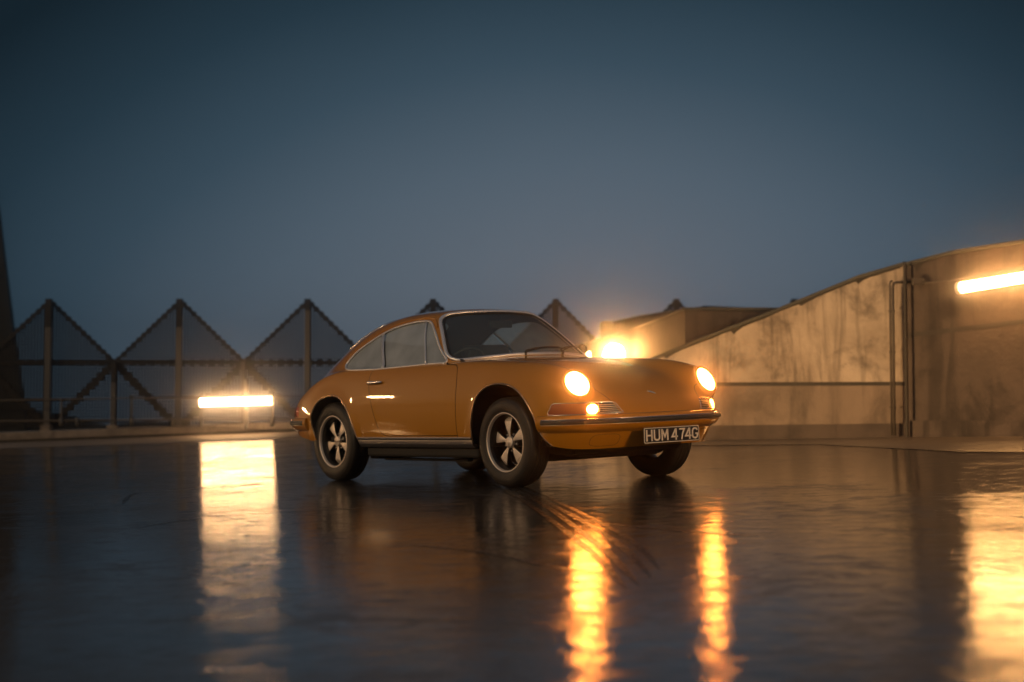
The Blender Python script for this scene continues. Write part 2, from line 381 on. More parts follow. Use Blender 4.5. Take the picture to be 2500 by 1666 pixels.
def polygonize(h=.014):
    xs=np.arange(-3.36,.90,h); ys=np.arange(-.85,.85+h,h); ys=ys-(ys[0]+ys[-1])/2; zs=np.arange(.17,1.38,h)
    nx,ny,nz=len(xs),len(ys),len(zs)
    Y,Z=np.meshgrid(ys,zs,indexing='ij')
    v=np.empty((nx,ny,nz))
    for i in range(0,nx,40):
        X3,Y3,Z3=np.meshgrid(xs[i:i+40],ys,zs,indexing='ij'); v[i:i+40]=F(X3,Y3,Z3)
    s=v<0
    c=np.zeros((nx-1,ny-1,nz-1),int)
    for a in(0,1):
        for b in(0,1):
            for d in(0,1): c+=s[a:nx-1+a,b:ny-1+b,d:nz-1+d]
    act=(c>0)&(c<8); idx=-np.ones(act.shape,int); idx[act]=np.arange(act.sum())
    I=np.argwhere(act); P=np.zeros((len(I),3)); n=np.zeros(len(I))
    cor=[(a,b,d) for a in(0,1) for b in(0,1) for d in(0,1)]
    for ca in cor:
        for ax in range(3):
            if ca[ax]==0:
                cb=list(ca);cb[ax]=1
                va=v[I[:,0]+ca[0],I[:,1]+ca[1],I[:,2]+ca[2]];vb=v[I[:,0]+cb[0],I[:,1]+cb[1],I[:,2]+cb[2]]
                m=(va<0)!=(vb<0); t=np.where(m,va/(va-vb+1e-30),0)
                q=np.array(ca,float)[None,:].repeat(len(I),0); q[:,ax]+=t
                P[m]+=q[m]; n[m]+=1
    P=(P/n[:,None]+I)*h+np.array([xs[0],ys[0],zs[0]])
    for _ in range(4):
        f=F(*P.T); g=grad(P); st=-f[:,None]*g/np.maximum((g**2).sum(1),.05)[:,None]
        l=np.linalg.norm(st,axis=1); st*=np.minimum(1,h*.8/np.maximum(l,1e-9))[:,None]; P=P+st
    N=grad(P); N/=np.linalg.norm(N,axis=1)[:,None]
    Q=[]
    for ax in range(3):
        o=[1,1,1];o[ax]=0
        sl=[slice(1,None) if i!=ax else slice(None,-1) for i in range(3)]
        a=s[:-1,:,:] if ax==0 else s[:,:-1,:] if ax==1 else s[:,:,:-1]
        b=s[1:,:,:] if ax==0 else s[:,1:,:] if ax==1 else s[:,:,1:]
        e=np.argwhere(a!=b); u,w=[(1,2),(2,0),(0,1)][ax]
        e=e[(e[:,u]>0)&(e[:,w]>0)&(e[:,u]<v.shape[u]-1)&(e[:,w]<v.shape[w]-1)]
        def ix(du,dw):
            t=e.copy();t[:,u]-=du;t[:,w]-=dw;return idx[t[:,0],t[:,1],t[:,2]]
        q=np.stack([ix(1,1),ix(0,1),ix(0,0),ix(1,0)],1)
        ins=a[tuple(e.T)]
        q=np.where(ins[:,None],q,q[:,::-1])
        Q.append(q)
    Q=np.concatenate(Q); Q=Q[(Q>=0).all(1)]
    return P,N,Q
# ================================================================ the car
def clip(V, N, T, f):
    """split triangles by f<0; returns (V, N, inside, outside) with a shared vertex list"""
    s = f < 0; ins = s[T].sum(1); Tin = T[ins == 3]; Tout = T[ins == 0]; X = T[(ins == 1) | (ins == 2)]
    if not len(X): return V, N, Tin, Tout
    E = np.concatenate([X[:, [0, 1]], X[:, [1, 2]], X[:, [2, 0]]]); E = E[s[E[:, 0]] != s[E[:, 1]]]; E.sort(axis=1); E = np.unique(E, axis=0)
    t = np.clip(f[E[:, 0]] / (f[E[:, 0]] - f[E[:, 1]]), .001, .999)[:, None]; base = len(V)
    V2 = V[E[:, 0]] * (1 - t) + V[E[:, 1]] * t; N2 = N[E[:, 0]] * (1 - t) + N[E[:, 1]] * t; N2 /= np.linalg.norm(N2, axis=1)[:, None]
    key = {(int(a), int(b)): base + i for i, (a, b) in enumerate(E)}
    Ti = []; To = []
    for tri in X:
        tri = [int(q) for q in tri]; k = [s[q] for q in tri]; c = sum(k)
        lone = k.index(True) if c == 1 else k.index(False)
        a, b, d = tri[lone], tri[(lone + 1) % 3], tri[(lone + 2) % 3]
        ab = key[(min(a, b), max(a, b))]; ad = key[(min(a, d), max(a, d))]
        one = [(a, ab, ad)]; two = [(ab, b, d), (ab, d, ad)]
        if c == 1: Ti += one; To += two
        else: To += one; Ti += two
    V = np.concatenate([V, V2]); N = np.concatenate([N, N2])
    return V, N, np.concatenate([Tin, np.array(Ti).reshape(-1, 3)]), np.concatenate([Tout, np.array(To).reshape(-1, 3)])
class Sh:
    """a triangle sheet cut out of the body surface"""
    def __init__(s, V, N, T): s.V, s.N, s.T = V, N, T
    def split(s, fn):
        V, N, a, b = clip(s.V, s.N, s.T, fn(*s.V.T)); return Sh(V, N, a), Sh(V, N, b)
    def cut(s, fn, gap=0.):
        """take the inside (fn<-gap), leave the outside (fn>gap)"""
        a, r = s.split(lambda x, y, z: fn(x, y, z) + gap)
        if gap: g, r = r.split(lambda x, y, z: fn(x, y, z) - gap)
        return a, r
    def off(s, d): return Sh(s.V + s.N * d, s.N, s.T)
    def pack(s):
        u, inv = np.unique(s.T, return_inverse=True); return s.V[u], s.N[u], inv.reshape(-1, 3)
    def obj(s, name, m, parent, flip=False):
        V, N, T = s.pack()
        if flip: T = T[:, ::-1]; N = -N
        A_ = np.linalg.norm(np.cross(V[T[:, 1]] - V[T[:, 0]], V[T[:, 2]] - V[T[:, 0]]), axis=1); T = T[A_ > 1e-10]
        return mesh_obj(name, V, T, m, parent, True, N)
P_, N_, Q_ = polygonize(.0135)
T_ = np.concatenate([Q_[:, [0, 1, 2]], Q_[:, [0, 2, 3]]])
car = empty('sports_car', (0, 0, 0), 'ochre yellow classic coupe with lit round headlights parked on the wet deck', 'car')
full = Sh(P_, N_, T_)
ARCHF = catmull([(-.352, .16), (-.354, .30), (-.338, .44), (-.311, .535), (-.270, .632), (-.185, .695), (-.06, .724), (.079, .717), (.194, .678), (.283, .606), (.350, .51), (.378, .425), (.415, .33), (.455, .265), (.47, .16)], 5)
ARCHR = catmull([(-2.475, .16), (-2.495, .31), (-2.525, .41), (-2.525, .50), (-2.466, .585), (-2.365, .660), (-2.184, .692), (-2.035, .645), (-1.925, .52), (-1.872, .40), (-1.852, .31), (-1.850, .16)], 5)
ARCHF = ARCHF[5:]; ARCHR = ARCHR[5:]
for _ in range(6): ARCHR[1:-1] = (ARCHR[:-2] + 2 * ARCHR[1:-1] + ARCHR[2:]) / 4
DLO = catmull([(-2.205, .925), (-2.185, .960), (-2.150, .992), (-2.096, 1.030), (-2.021, 1.067), (-1.921, 1.111), (-1.819, 1.152), (-1.683, 1.193), (-1.532, 1.217), (-1.378, 1.229), (-1.245, 1.228), (-1.175, 1.217), (-1.125, 1.190), (-1.025, 1.115), (-.905, 1.010), (-.765, .900), (-.82, .894), (-1.0, .891), (-1.25, .884), (-1.584, .876), (-1.85, .876), (-2.05, .882), (-2.16, .896)], 4)
WSH = np.array([(0, .942), (.2, .940), (.35, .931), (.5, .919), (.58, .911), (.625, .905), (.650, .907), (.659, .922), (.652, .950), (.605, 1.045), (.534, 1.172), (.497, 1.228), (.470, 1.250), (.437, 1.264), (.384, 1.275), (.275, 1.284), (.127, 1.289), (0, 1.291)])
WSF = np.concatenate([WSH, WSH[-2:0:-1] * [-1, 1]]); WSP = catmull(WSF, 3)
WSP_half = [p for p in WSP]
RW = catmull([(-2.05, 0), (-2.06, .20), (-2.09, .31), (-2.16, .355), (-2.35, .385), (-2.51, .395), (-2.57, .36), (-2.60, .25), (-2.61, 0), (-2.60, -.25), (-2.57, -.36), (-2.51, -.395), (-2.35, -.385), (-2.16, -.355), (-2.09, -.31), (-2.06, -.20)], 4)
DOOR = catmull([(-1.655, .95), (-1.668, .867), (-1.684, .797), (-1.662, .701), (-1.600, .548), (-1.545, .424), (-1.512, .385), (-1.461, .366), (-1.40, .362), (-1.0, .362), (-.60, .362), (-.540, .364), (-.528, .38), (-.520, .677), (-.528, .80), (-.545, .850), (-.575, .872), (-.63, .878), (-.72, .885), (-.80, .90), (-1.2, .93)], 4)
S_hood = Spl([.40, .47, .53, .577, .624, .657, .70, .75, .80, .85, .90], [.385, .388, .400, .413, .436, .466, .52, .55, .57, .59, .60])
bump_z = .486
def f_dlo(x, y, z): return np.where((np.abs(y) > .3) & (x < -.5), pdist(DLO, x, z), 1.)
def f_ws(x, y, z): return np.where(x > -1.35, pdist(WSP, y, z), 1.)
def f_rw(x, y, z): return np.where(z > .8, pdist(RW, x, y), 1.)
def f_archf(x, y, z): return np.where(np.abs(y) > .5, pdist(ARCHF, x, z), 1.)
def f_archr(x, y, z): return np.where(np.abs(y) > .5, pdist(ARCHR, x, z), 1.)
def f_door(x, y, z): return np.where(np.abs(y) > .5, pdist(DOOR, x, z), 1.)
S_zb = Spl([-3.4, -3.0, -2.7, -2.45, -1.9, -.35, .40, .52, .8, 1.0], [.42, .37, .335, .31, .318, .318, .30, .270, .266, .266])
def f_hood(x, y, z):
    xe = -.165 - 1.0 * y ** 2
    return np.maximum(np.maximum(np.abs(y) - S_hood(z), bump_z - z), np.maximum(xe - x, -.9 - x))
def f_cowl(x, y, z):
    xe = -.165 - 1.0 * y ** 2
    return np.maximum(np.maximum(x - (xe - .012), (xe - .075 + .9 * y ** 2) - x), np.where(z > .8, np.abs(y) - .30, 1.))
TH0 = lambda x, y: np.arctan2((x - .1) / .735, np.abs(y) / .805)
def th_of(x, y): return math.atan2((x - .1) / .735, abs(y) / .805)
LAMP = catmull([(th_of(.469, .746), .499), (th_of(.480, .741), .535), (th_of(.494, .734), .571), (th_of(.53, .715), .575), (th_of(.62, .645), .575), (th_of(.711, .485), .573), (th_of(.74, .405), .571), (th_of(.757, .388), .555), (th_of(.768, .378), .53), (th_of(.79, .368), .499), (th_of(.72, .512), .497), (th_of(.622, .650), .497)], 4)
def f_lamp(x, y, z): return np.where((x > .3) & (z < .62), pdist(LAMP, TH0(x, y) * .7, z) if False else pdist(LAMP * [.6, 1], TH0(x, y) * .6, z), 1.)
shell, _ = full.split(lambda x, y, z: S_zb(x) - z)
_, shell = shell.split(f_archf); _, shell = shell.split(f_archr)
ws, shell = shell.split(f_ws); dl, shell = shell.split(f_dlo); rw, shell = shell.split(f_rw)
hfn = lambda x, y, z: (np.linalg.norm(np.stack([x - HL[0], np.abs(y) - HL[1], z - HL[2]]) - np.array(HN)[:, None] * ((x - HL[0]) * HN[0] + (np.abs(y) - HL[1]) * HN[1] + (z - HL[2]) * HN[2]), axis=0) - .101) + np.where((x - HL[0]) * HN[0] + (np.abs(y) - HL[1]) * HN[1] + (z - HL[2]) * HN[2] > -.02, 0, 1.)
_, shell = shell.split(hfn)
liner = shell.off(-.014)
door_, body_ = shell.cut(f_door, .0028)
hood_, body_ = body_.cut(f_hood, .0026)
cowl_, body_ = body_.cut(f_cowl)
cowl_.off(-.004).obj('cowl_vent_and_shade', M['black'], car)  # black vent, with the shadow of the bonnet's rear edge painted in
lampz, body_ = body_.cut(f_lamp)
body_.obj('body_shell', M['paint'], car)
hood = hood_.obj('bonnet', M['paint'], car)
liner.obj('inner_lining', M['liner'], car)
for sg in (-1, 1):
    d, _ = door_.split(lambda x, y, z: -sg * y)
    dob = d.obj('door', M['paint'], car)
    hb = MB(False)       # pull handle: tapered bar on two feet with a push button
    def sy(x, z):
        ys = np.linspace(.86, .3, 600); f = F(np.full(600, x), ys * sg, np.full(600, z)); i = int(np.argmax(f < 0)); return ys[i] * sg
    xs = np.linspace(-1.676, -1.485, 9)
    hb.tube([(x, sy(x, .774) + sg * (.024 if 0 < i < 8 else .010), .774) for i, x in enumerate(xs)], [.010, .013, .0135, .012, .011, .0105, .010, .0095, .007], 10, up=(0, 0, 1), sx=.7)
    hb.tube([(-1.668, sy(-1.668, .774) - sg * .002, .774), (-1.668, sy(-1.668, .774) + sg * .022, .774)], .011, 12)
    hb.tube([(-1.50, sy(-1.5, .774) - sg * .002, .774), (-1.50, sy(-1.5, .774) + sg * .02, .774)], .008, 10)
    part('handle', hb, M['chrome'], dob, True)
# side glass and its frames
def side_y(x, z, sg):
    ys = np.linspace(.88, .25, 1260); f = F(np.full(1260, x), ys * sg, np.full(1260, z)); i = int(np.argmax(f < 0)); return ys[i] * sg
def norm_at(p):
    g = grad(np.array([p]))[0]; return g / np.linalg.norm(g)
def on_side(poly, sg, off=0.):
    out = []
    for x, z in poly:
        p = np.array([x, side_y(x, z, sg), z]); out.append(p + norm_at(p) * off)
    return np.array(out)
qf = lambda x, y, z: (x - (-1.813 + (1.156 - z) * .812)) * .776
df = lambda x, y, z: (x - (-1.772 + (1.163 - z) * .800)) * .78
vf = lambda x, y, z: (x - (-1.231 + (1.221 - z) * .694)) * .82
for sg in (-1, 1):
    g, _ = dl.split(lambda x, y, z: -sg * y)
    q, r = g.split(qf); post, r = r.split(df); dr, vent = r.split(vf)
    q.off(-.005).obj('quarter_glass', M['glass'], car); dr.off(-.008).obj('door_glass', M['glass'], car); vent.off(-.007).obj('vent_glass', M['glass'], car)
    post.off(.003).obj('window_post', M['satin'], car)
    fr = MB(); fr.tube(on_side(resample(DLO, .03, True), sg, .002), .0085, 8, closed=True)
    for l0, l1 in (((-1.800, 1.156), (-1.575, .883)), ((-1.784, 1.160), (-1.559, .884)), ((-1.231, 1.219), (-1.004, .893))):
        t = np.linspace(0, 1, 10)[:, None]; fr.tube(on_side(np.array(l0) * (1 - t) + np.array(l1) * t, sg, .002), .0075 if l0[0] > -1.3 else .005, 8)
    part('window_trim', fr, M['trim'], car, True)
    top = np.array([(-2.215, .975), (-2.16, 1.022), (-2.06, 1.078), (-1.93, 1.137), (-1.80, 1.186), (-1.66, 1.224), (-1.5, 1.246), (-1.35, 1.255), (-1.22, 1.252), (-1.140, 1.232), (-1.098, 1.205), (-1.06, 1.17)])
    gt = MB(); gt.tube(on_side(resample(catmull(top, 4, False), .03), sg, .002), .0062, 8); part('drip_rail', gt, M['paint'], car, True)
# windscreen, rear window
ws.off(-.006).obj('windscreen', M['screen'], car)
rw.off(-.005).obj('rear_window', M['glass'], car)
def on_front(poly, off=0.):
    out = []
    for y, z in poly:
        xs = np.linspace(-.2, -1.3, 2401)
        while True:
            f = F(xs, np.full(2401, y), np.full(2401, z)); i = int(np.argmax(f < 0))
            if f[i] < 0: break
            z -= .002; y *= .998
        x = xs[i]
        p = np.array([x, y, z]); out.append(p + norm_at(p) * off)
    return np.array(out)
def smooth_closed(P, k=2):
    for _ in range(k): P = (np.roll(P, 1, 0) + 2 * P + np.roll(P, -1, 0)) / 4
    return P
wo = smooth_closed(on_front(resample(WSP, .03, True), .002), 2)
wt = MB(); wt.tube(wo, .0145, 8, closed=True); part('windscreen_trim', wt, M['trim'], car, True)
wr = MB(); wi = smooth_closed(on_front(resample(np.array([(y * .972, .945 + (z - .945) * .95 + .010) for y, z in WSP]), .03, True), -.001), 2); wr.tube(wi, .008, 6, closed=True); part('windscreen_seal', wr, M['rubber'], car, True)
def on_top(poly, off=0.):
    out = []
    for x, y in poly:
        zs = np.linspace(1.4, .3, 2201); f = F(np.full(2201, x), np.full(2201, y), zs); p = np.array([x, y, zs[int(np.argmax(f < 0))]]); out.append(p + norm_at(p) * off)
    return np.array(out)
rt = MB(); rt.tube(smooth_closed(on_top(resample(RW, .04, True), .002), 1), .010, 8, closed=True); part('rear_window_trim', rt, M['chrome'], car, True)
# wheel-arch lips and wells
for sg in (-1, 1):
    for nm, A_, xc in (('f', ARCHF, 0.01), ('r', ARCHR, -2.2)):
        pts = np.array([p for p in A_ if p[1] > (.275 if nm == 'f' else .31)])
        # order: keep the polygon order (rear foot, over the top, front foot)
        lp = on_side(resample(pts, .025), sg, -.001) if nm == 'r' else None
        if lp is None:
            rs = resample(pts, .025); ok = []
            for x, z in rs:
                y = side_y(x, z, sg); p = np.array([x, y, z]); ok.append(p - norm_at(p) * .001)
            lp = np.array(ok)
        lm = MB(); lm.tube(lp, .0062, 8); part('arch_lip', lm, M['lip'], car, True)
        w = MB(); n = len(A_); sc_ = 1.0
        a3 = [(x, (abs(side_y(x, max(z, .30), sg)) - .010) * sg, max(z, .285 if nm == 'f' else .32)) for x, z in A_]; b3 = [(x, .40 * sg, max(z, .285 if nm == 'f' else .32)) for x, z in A_]
        w.add(a3 + b3, [(i, i + 1, n + i + 1, n + i) for i in range(n - 1)] + [tuple(range(n, 2 * n))])
        part('wheel_well', w, M['black'], car)
# headlights
for sg in (-1, 1):
    c = HL * [1, sg, 1]; n = HN * [1, sg, 1]
    u = np.cross((0, 0, 1), n); u /= np.linalg.norm(u); v = np.cross(n, u)
    th = np.linspace(0, 2 * math.pi, 48, endpoint=False)
    ring = np.array([c + n * .006 + .1035 * (math.cos(a) * u + math.sin(a) * v) for a in th])
    h = MB(); h.tube(ring, .0095, 10, closed=True, up=n, sx=1.0)
    hd = part('headlight', h, M['paint'], car, True)
    r2 = MB(); r2.tube(np.array([c + n * .012 + .093 * (math.cos(a) * u + math.sin(a) * v) for a in th]), .0045, 8, closed=True); part('bezel', r2, M['chrome'], hd, True)
    ln = MB(); prof = [(0.0, .030), (.03, .028), (.055, .0225), (.075, .015), (.091, .004)]
    V = [tuple(c + n * prof[0][1])]
    for r, t in prof[1:]: V += [tuple(c + n * t + r * (math.cos(a) * u + math.sin(a) * v)) for a in th]
    Fc = [(0, 1 + i, 1 + (i + 1) % 48) for i in range(48)]
    for k in range(len(prof) - 2):
        for i in range(48): Fc.append((1 + k * 48 + i, 1 + (k + 1) * 48 + i, 1 + (k + 1) * 48 + (i + 1) % 48, 1 + k * 48 + (i + 1) % 48))
    ln.add(V, Fc); part('lens', ln, M['head'], hd, True)
    bk = MB(); V = [tuple(c + n * t + r * (math.cos(a) * u + math.sin(a) * v)) for r, t in ((.104, -.004), (.06, -.08)) for a in th]
    bk.add(V, [(i, (i + 1) % 48, 48 + (i + 1) % 48, 48 + i) for i in range(48)] + [tuple(range(48, 96))]); part('bowl', bk, M['black'], hd, True)
# front lamp clusters: amber lens, lit sidelight, horn grille
tb = lambda y, z: None
TA = th_of(.660, .592); TB = th_of(.704, .500)
for sg in (-1, 1):
    lz, _ = lampz.split(lambda x, y, z: -sg * y)
    am, gr = lz.split(lambda x, y, z: (TH0(x, y) - TB) * .6); TM = (TA * .45 + TB * .55); lit, am = am.split(lambda x, y, z: np.sqrt(((TH0(x, y) - TM) * .72) ** 2 + (z - .529) ** 2) - .033)
    un = am.off(.004).obj('turn_signal', M['amber'], car); lit.off(.007).obj('lit_sidelight', M['side'], un)
    g = gr.off(-.006).obj('horn_grille', M['black'], car)
    def on_plan(th, z, off):
        # walk outwards along a plan angle until the surface
        r = np.linspace(1.25, .5, 1501); x = .1 + r * .735 * math.sin(th); y = r * .805 * math.cos(th) * sg; f = F(x, y, np.full(1501, z)); i = int(np.argmax(f < 0))
        p = np.array([x[i], y[i], z]); return p + norm_at(p) * off
    for k in range(5):
        z = .5065 + k * .0125; te = np.interp(z, [.497, .53, .555, .571], [th_of(.79, .368), th_of(.768, .378), th_of(.757, .388), th_of(.74, .405)])
        sl = MB(); sl.tube([on_plan(t, z, .0) for t in np.linspace(TB + .01, te - .005, 8)], .0030, 6); part('slat', sl, M['satin'], g, True)
    tr = MB(); tr.tube([on_plan(t, z, .003) for t, z in resample(LAMP, .03, True)], .0034, 8, closed=True)
    for t0 in (TB,): tr.tube([on_plan(t0, z, .004) for z in np.linspace(.499, .572, 5)], .003, 6)
    part('lamp_trim', tr, M['chrome'], car, True)
# bumpers
def ncontour(zr, t, front=True):
    if front: a = .735 - float(S_nose(zr)); b = .805 - float(S_inset(zr)); n1, m1, x0, s = 2.6, 2.9, .1, 1
    else: a = 1.01 - .6 * float(S_nose(zr)); b = .805 - float(S_inset(zr)); n1, m1, x0, s = 2.35, 2.9, -2.3, -1
    cx, sy_ = math.cos(t), math.sin(t)
    return np.array([x0 + s * a * abs(cx) ** (2 / n1), b * math.copysign(abs(sy_) ** (2 / m1), sy_)])
def bumper_path(front, xend):
    P = np.array([ncontour(.47, t, front) for t in np.linspace(-math.pi / 2 + .001, math.pi / 2 - .001, 400)])
    P = P[P[:, 0] > xend] if front else P[P[:, 0] < xend]
    return resample(P, .022)
def sweep(path, prof, sgn, z0=0., taper=None):
    T = np.gradient(path, axis=0); T /= np.linalg.norm(T, axis=1)[:, None]; Nn = np.stack([T[:, 1], -T[:, 0]], 1)
    mid = path.mean(0); 
    if ((path[len(path) // 2] - mid) @ Nn[len(path) // 2]) < 0: Nn = -Nn
    V = []; m = len(prof); L = len(path)
    for i in range(L):
        for o, z in prof:
            V.append((path[i, 0] + Nn[i, 0] * o, path[i, 1] + Nn[i, 1] * o, z + z0))
    Fc = [(i * m + k, i * m + (k + 1) % m, (i + 1) * m + (k + 1) % m, (i + 1) * m + k) for i in range(L - 1) for k in range(m)]
    Fc += [tuple(range(m))[::-1], tuple((L - 1) * m + k for k in range(m))]
    return V, Fc
BP = catmull([(-.03, .489), (.010, .491), (.026, .484), (.034, .468), (.037, .448), (.034, .428), (.026, .410), (.012, .394), (-.006, .384), (-.03, .380)], 3)
SP = catmull([(.030, .459), (.040, .461), (.047, .455), (.049, .446), (.047, .437), (.040, .431), (.030, .433)], 3)
CP = catmull([(.028, .468), (.036, .4685), (.041, .4645), (.036, .461), (.028, .461)], 3)
pf = bumper_path(True, .392); pr = bumper_path(False, -2.585)
for nm, pth, z0 in (('front_bumper', pf, 0.), ('rear_bumper', pr, .018)):
    V, Fc = sweep(pth, BP, 1, z0); b = MB(); b.add(V, Fc); bo = part(nm, b, M['paint'], car, True); es = bo.modifiers.new('split', 'EDGE_SPLIT'); es.split_angle = math.radians(50)
    V, Fc = sweep(pth[2:-2], SP, 1, z0); b = MB(); b.add(V, Fc); part('rubber_strip', b, M['rubber'], bo, True)
    V, Fc = sweep(pth[2:-2], CP, 1, z0); b = MB(); b.add(V, Fc); part('bright_strip', b, M['chrome'], bo, True)
    V, Fc = sweep(pth[2:-2], CP, 1, z0 - .0345); b = MB(); b.add(V, Fc); part('bright_strip', b, M['satin'], bo, True)
V, Fc = sweep(pf, [(-.01, .488), (.007, .490), (.007, .4935), (-.01, .4935)], 1); b = MB(); b.add(V, Fc); part('bumper_seal', b, M['rubber'], car)
# seam of the towing-eye covers in the front valance
for sg in (-1, 1):
    cx, cz, hw, hh = .455 * sg, .318, .095, .040
    rr = [(cx + hw * math.copysign(abs(math.cos(a)) ** .5, math.cos(a)), cz + hh * math.copysign(abs(math.sin(a)) ** .6, math.sin(a))) for a in np.linspace(0, 2 * math.pi, 48, endpoint=False)]
    out = []
    for y, z in rr:
        xs = np.linspace(.95, .3, 1301); f = F(xs, np.full(1301, y), np.full(1301, z)); out.append((xs[int(np.argmax(f < 0))], y, z))
    b = MB(); b.tube(out, .0016, 5, closed=True); part('cover_seam', b, M['black'], car)
# number plate
pl = MB(); PX, PW, PH = .892, .520, .107
plate_c = np.array([PX, -.012, .337]); tilt = math.radians(-3)
def PB(y, z, d=0.):   # plate plane: reader's left is car -y side
    return np.array([PX + d, plate_c[1] + y, plate_c[2] + z])
def rrect(w, h, r, n=6):
    o = []
    for cx, cy, a0 in ((w / 2 - r, h / 2 - r, 0), (-w / 2 + r, h / 2 - r, 90), (-w / 2 + r, -h / 2 + r, 180), (w / 2 - r, -h / 2 + r, 270)):
        for k in range(n + 1):
            a = math.radians(a0 + 90 * k / n); o.append((cx + r * math.cos(a), cy + r * math.sin(a)))
    return o
def slab(mb, outline, d0, d1):
    n = len(outline); mb.add([PB(y, z, d0) for y, z in outline] + [PB(y, z, d1) for y, z in outline], [tuple(range(n))[::-1], tuple(range(n, 2 * n))] + [(i, (i + 1) % n, n + (i + 1) % n, n + i) for i in range(n)])
slab(pl, rrect(PW, PH, .010), -.006, .0); plate = part('number_plate', pl, M['plate_black'], car)
bd = MB(); o1 = rrect(PW - .004, PH - .004, .009); o2 = rrect(PW - .013, PH - .013, .006); n = len(o1)
bd.add([PB(y, z, .0025) for y, z in o1] + [PB(y, z, .0025) for y, z in o2] + [PB(y, z, -.001) for y, z in o1] + [PB(y, z, -.001) for y, z in o2], [(i, (i + 1) % n, n + (i + 1) % n, n + i) for i in range(n)] + [(2 * n + i, 2 * n + (i + 1) % n, (i + 1) % n, i) for i in range(n)] + [(n + i, n + (i + 1) % n, 3 * n + (i + 1) % n, 3 * n + i) for i in range(n)])
part('plate_border', bd, M['plate_white'], plate)
def stroke(mb, pts, w=.0115, closed=False):
    P = np.array(pts, float); n = len(P); L = []; R = []
    for i in range(n):
        a = P[i] - P[i - 1] if i > 0 else P[1] - P[0]; b = P[i + 1] - P[i] if i < n - 1 else P[-1] - P[-2]
        a = a / np.linalg.norm(a); b = b / np.linalg.norm(b); t = a + b; t /= max(np.linalg.norm(t), 1e-6); nn = np.array([-t[1], t[0]]); k = 1 / max(.45, abs(nn @ np.array([-a[1], a[0]])))
        L.append(P[i] + nn * w / 2 * k); R.append(P[i] - nn * w / 2 * k)
    V = [PB(p[0], p[1], .0042) for p in L] + [PB(p[0], p[1], .0042) for p in R] + [PB(p[0], p[1], -.001) for p in L] + [PB(p[0], p[1], -.001) for p in R]
    Fc = []
    for i in range(n - 1):
        Fc += [(i, n + i, n + i + 1, i + 1), (2 * n + i, i, i + 1, 2 * n + i + 1), (n + i, 3 * n + i, 3 * n + i + 1, n + i + 1)]
    Fc += [(0, 2 * n, 3 * n, n), (n - 1, 2 * n - 1, 4 * n - 1, 3 * n - 1)]
    mb.add(V, Fc)
H_ = .039; w2_ = .023
def arc(cx, cy, rx, ry, a0, a1, n=14): return [(cx + rx * math.cos(math.radians(a0 + (a1 - a0) * k / n)), cy + ry * math.sin(math.radians(a0 + (a1 - a0) * k / n))) for k in range(n + 1)]
e = .0058
GL = {'H': [[(-w2_, -H_), (-w2_, H_)], [(w2_, -H_), (w2_, H_)], [(-w2_, 0), (w2_, 0)]],
      'U': [[(-w2_, H_), (-w2_, -H_ + .022)] + arc(0, -H_ + .022 + e * 0, w2_, .022 - e, 180, 360)[1:] + [(w2_, H_)]],
      'M': [[(-.026, -H_), (-.026, H_ - e), (-.0235, H_ - e), (0, -.012), (.0235, H_ - e), (.026, H_ - e), (.026, -H_)]],
      '4': [[(.012, -H_), (.012, H_)], [(.010, H_ - .002), (-.026, -.016), (.028, -.016)]],
      '7': [[(-.024, H_ - e), (.022, H_ - e), (.004, 0), (-.004, -H_)]],
      'G': [arc(0, H_ - .024, w2_, .024 - e, 15, 180) + arc(0, -H_ + .024, w2_, .024 - e, 180, 360)[0:] + [(w2_, -.004), (.004, -.004)]]}
xp = {0: -.212, 1: -.142, 2: -.068, 3: .025, 4: .094, 5: .154, 6: .217}
for i, ch in enumerate('HUM474G'):
    s_ = MB()
    for k, st in enumerate(GL[ch]):
        stroke(s_, [(p[0] + xp[i], p[1]) for p in st])
    part('plate_character', s_, M['plate_white'], plate)
br = MB(); br.box((PX - .012, plate_c[1], .352), (.02, .40, .03)); part('plate_bracket', br, M['black'], car)
# bonnet badge: thin ribbed shield-like bar
bg = MB(); bc = on_top([(.715, -.028), (.715, .028)], .004)
a_, b_ = on_top([(.690, -.040)], .005)[0], on_top([(.722, .012)], .005)[0]
bg.tube([a_, a_ * .7 + b_ * .3, a_ * .3 + b_ * .7, b_], [.003, .0075, .0075, .003], 8); part('bonnet_badge', bg, M['chrome'], hood, True)
# wipers
def glass_pt(y, z, off): return on_front([(y, z)], off)[0]
for arm, blade in ((((-.138, .937), (-.115, .952), (-.02, .970), (.10, .980)), ((-.130, .943), (-.06, .962), (.08, .980), (.22, .982), (.36, .972))), (((.224, .932), (.235, .955), (.33, .975), (.44, .985)), ((.24, .950), (.33, .968), (.44, .985), (.54, .990), (.62, .985)))):
    w = MB(); w.tube([glass_pt(y, z, .022) for y, z in arm], [.009, .007, .005, .004], 6)
    w.tube([glass_pt(arm[0][0], arm[0][1], -.004), glass_pt(arm[0][0], arm[0][1], .028)], .010, 8)
    wo_ = part('wiper', w, M['rubber'], car, True)
    w = MB(); bl = catmull([glass_pt(y, z, .010) for y, z in blade], 4, False); w.tube(bl, .0048, 6); w.tube([p + norm_at(p) * .010 for p in bl[3:-3]], .003, 5); part('wiper_blade', w, M['rubber'], wo_, True)
# door mirror on the far wing
mr = MB(); mc = np.array([-.93, .78, .988])
mr.tube([(-.89, .715, .895), (-.90, .74, .93), (-.92, .765, .975)], .006, 8); mr.tube([mc + [-.02, 0, 0], mc + [-.005, 0, 0], mc + [.02, 0, 0], mc + [.035, 0, 0]], [.034, .040, .03, .010], 16, up=(0, 0, 1)); part('door_mirror', mr, M['rubber'], car, True)
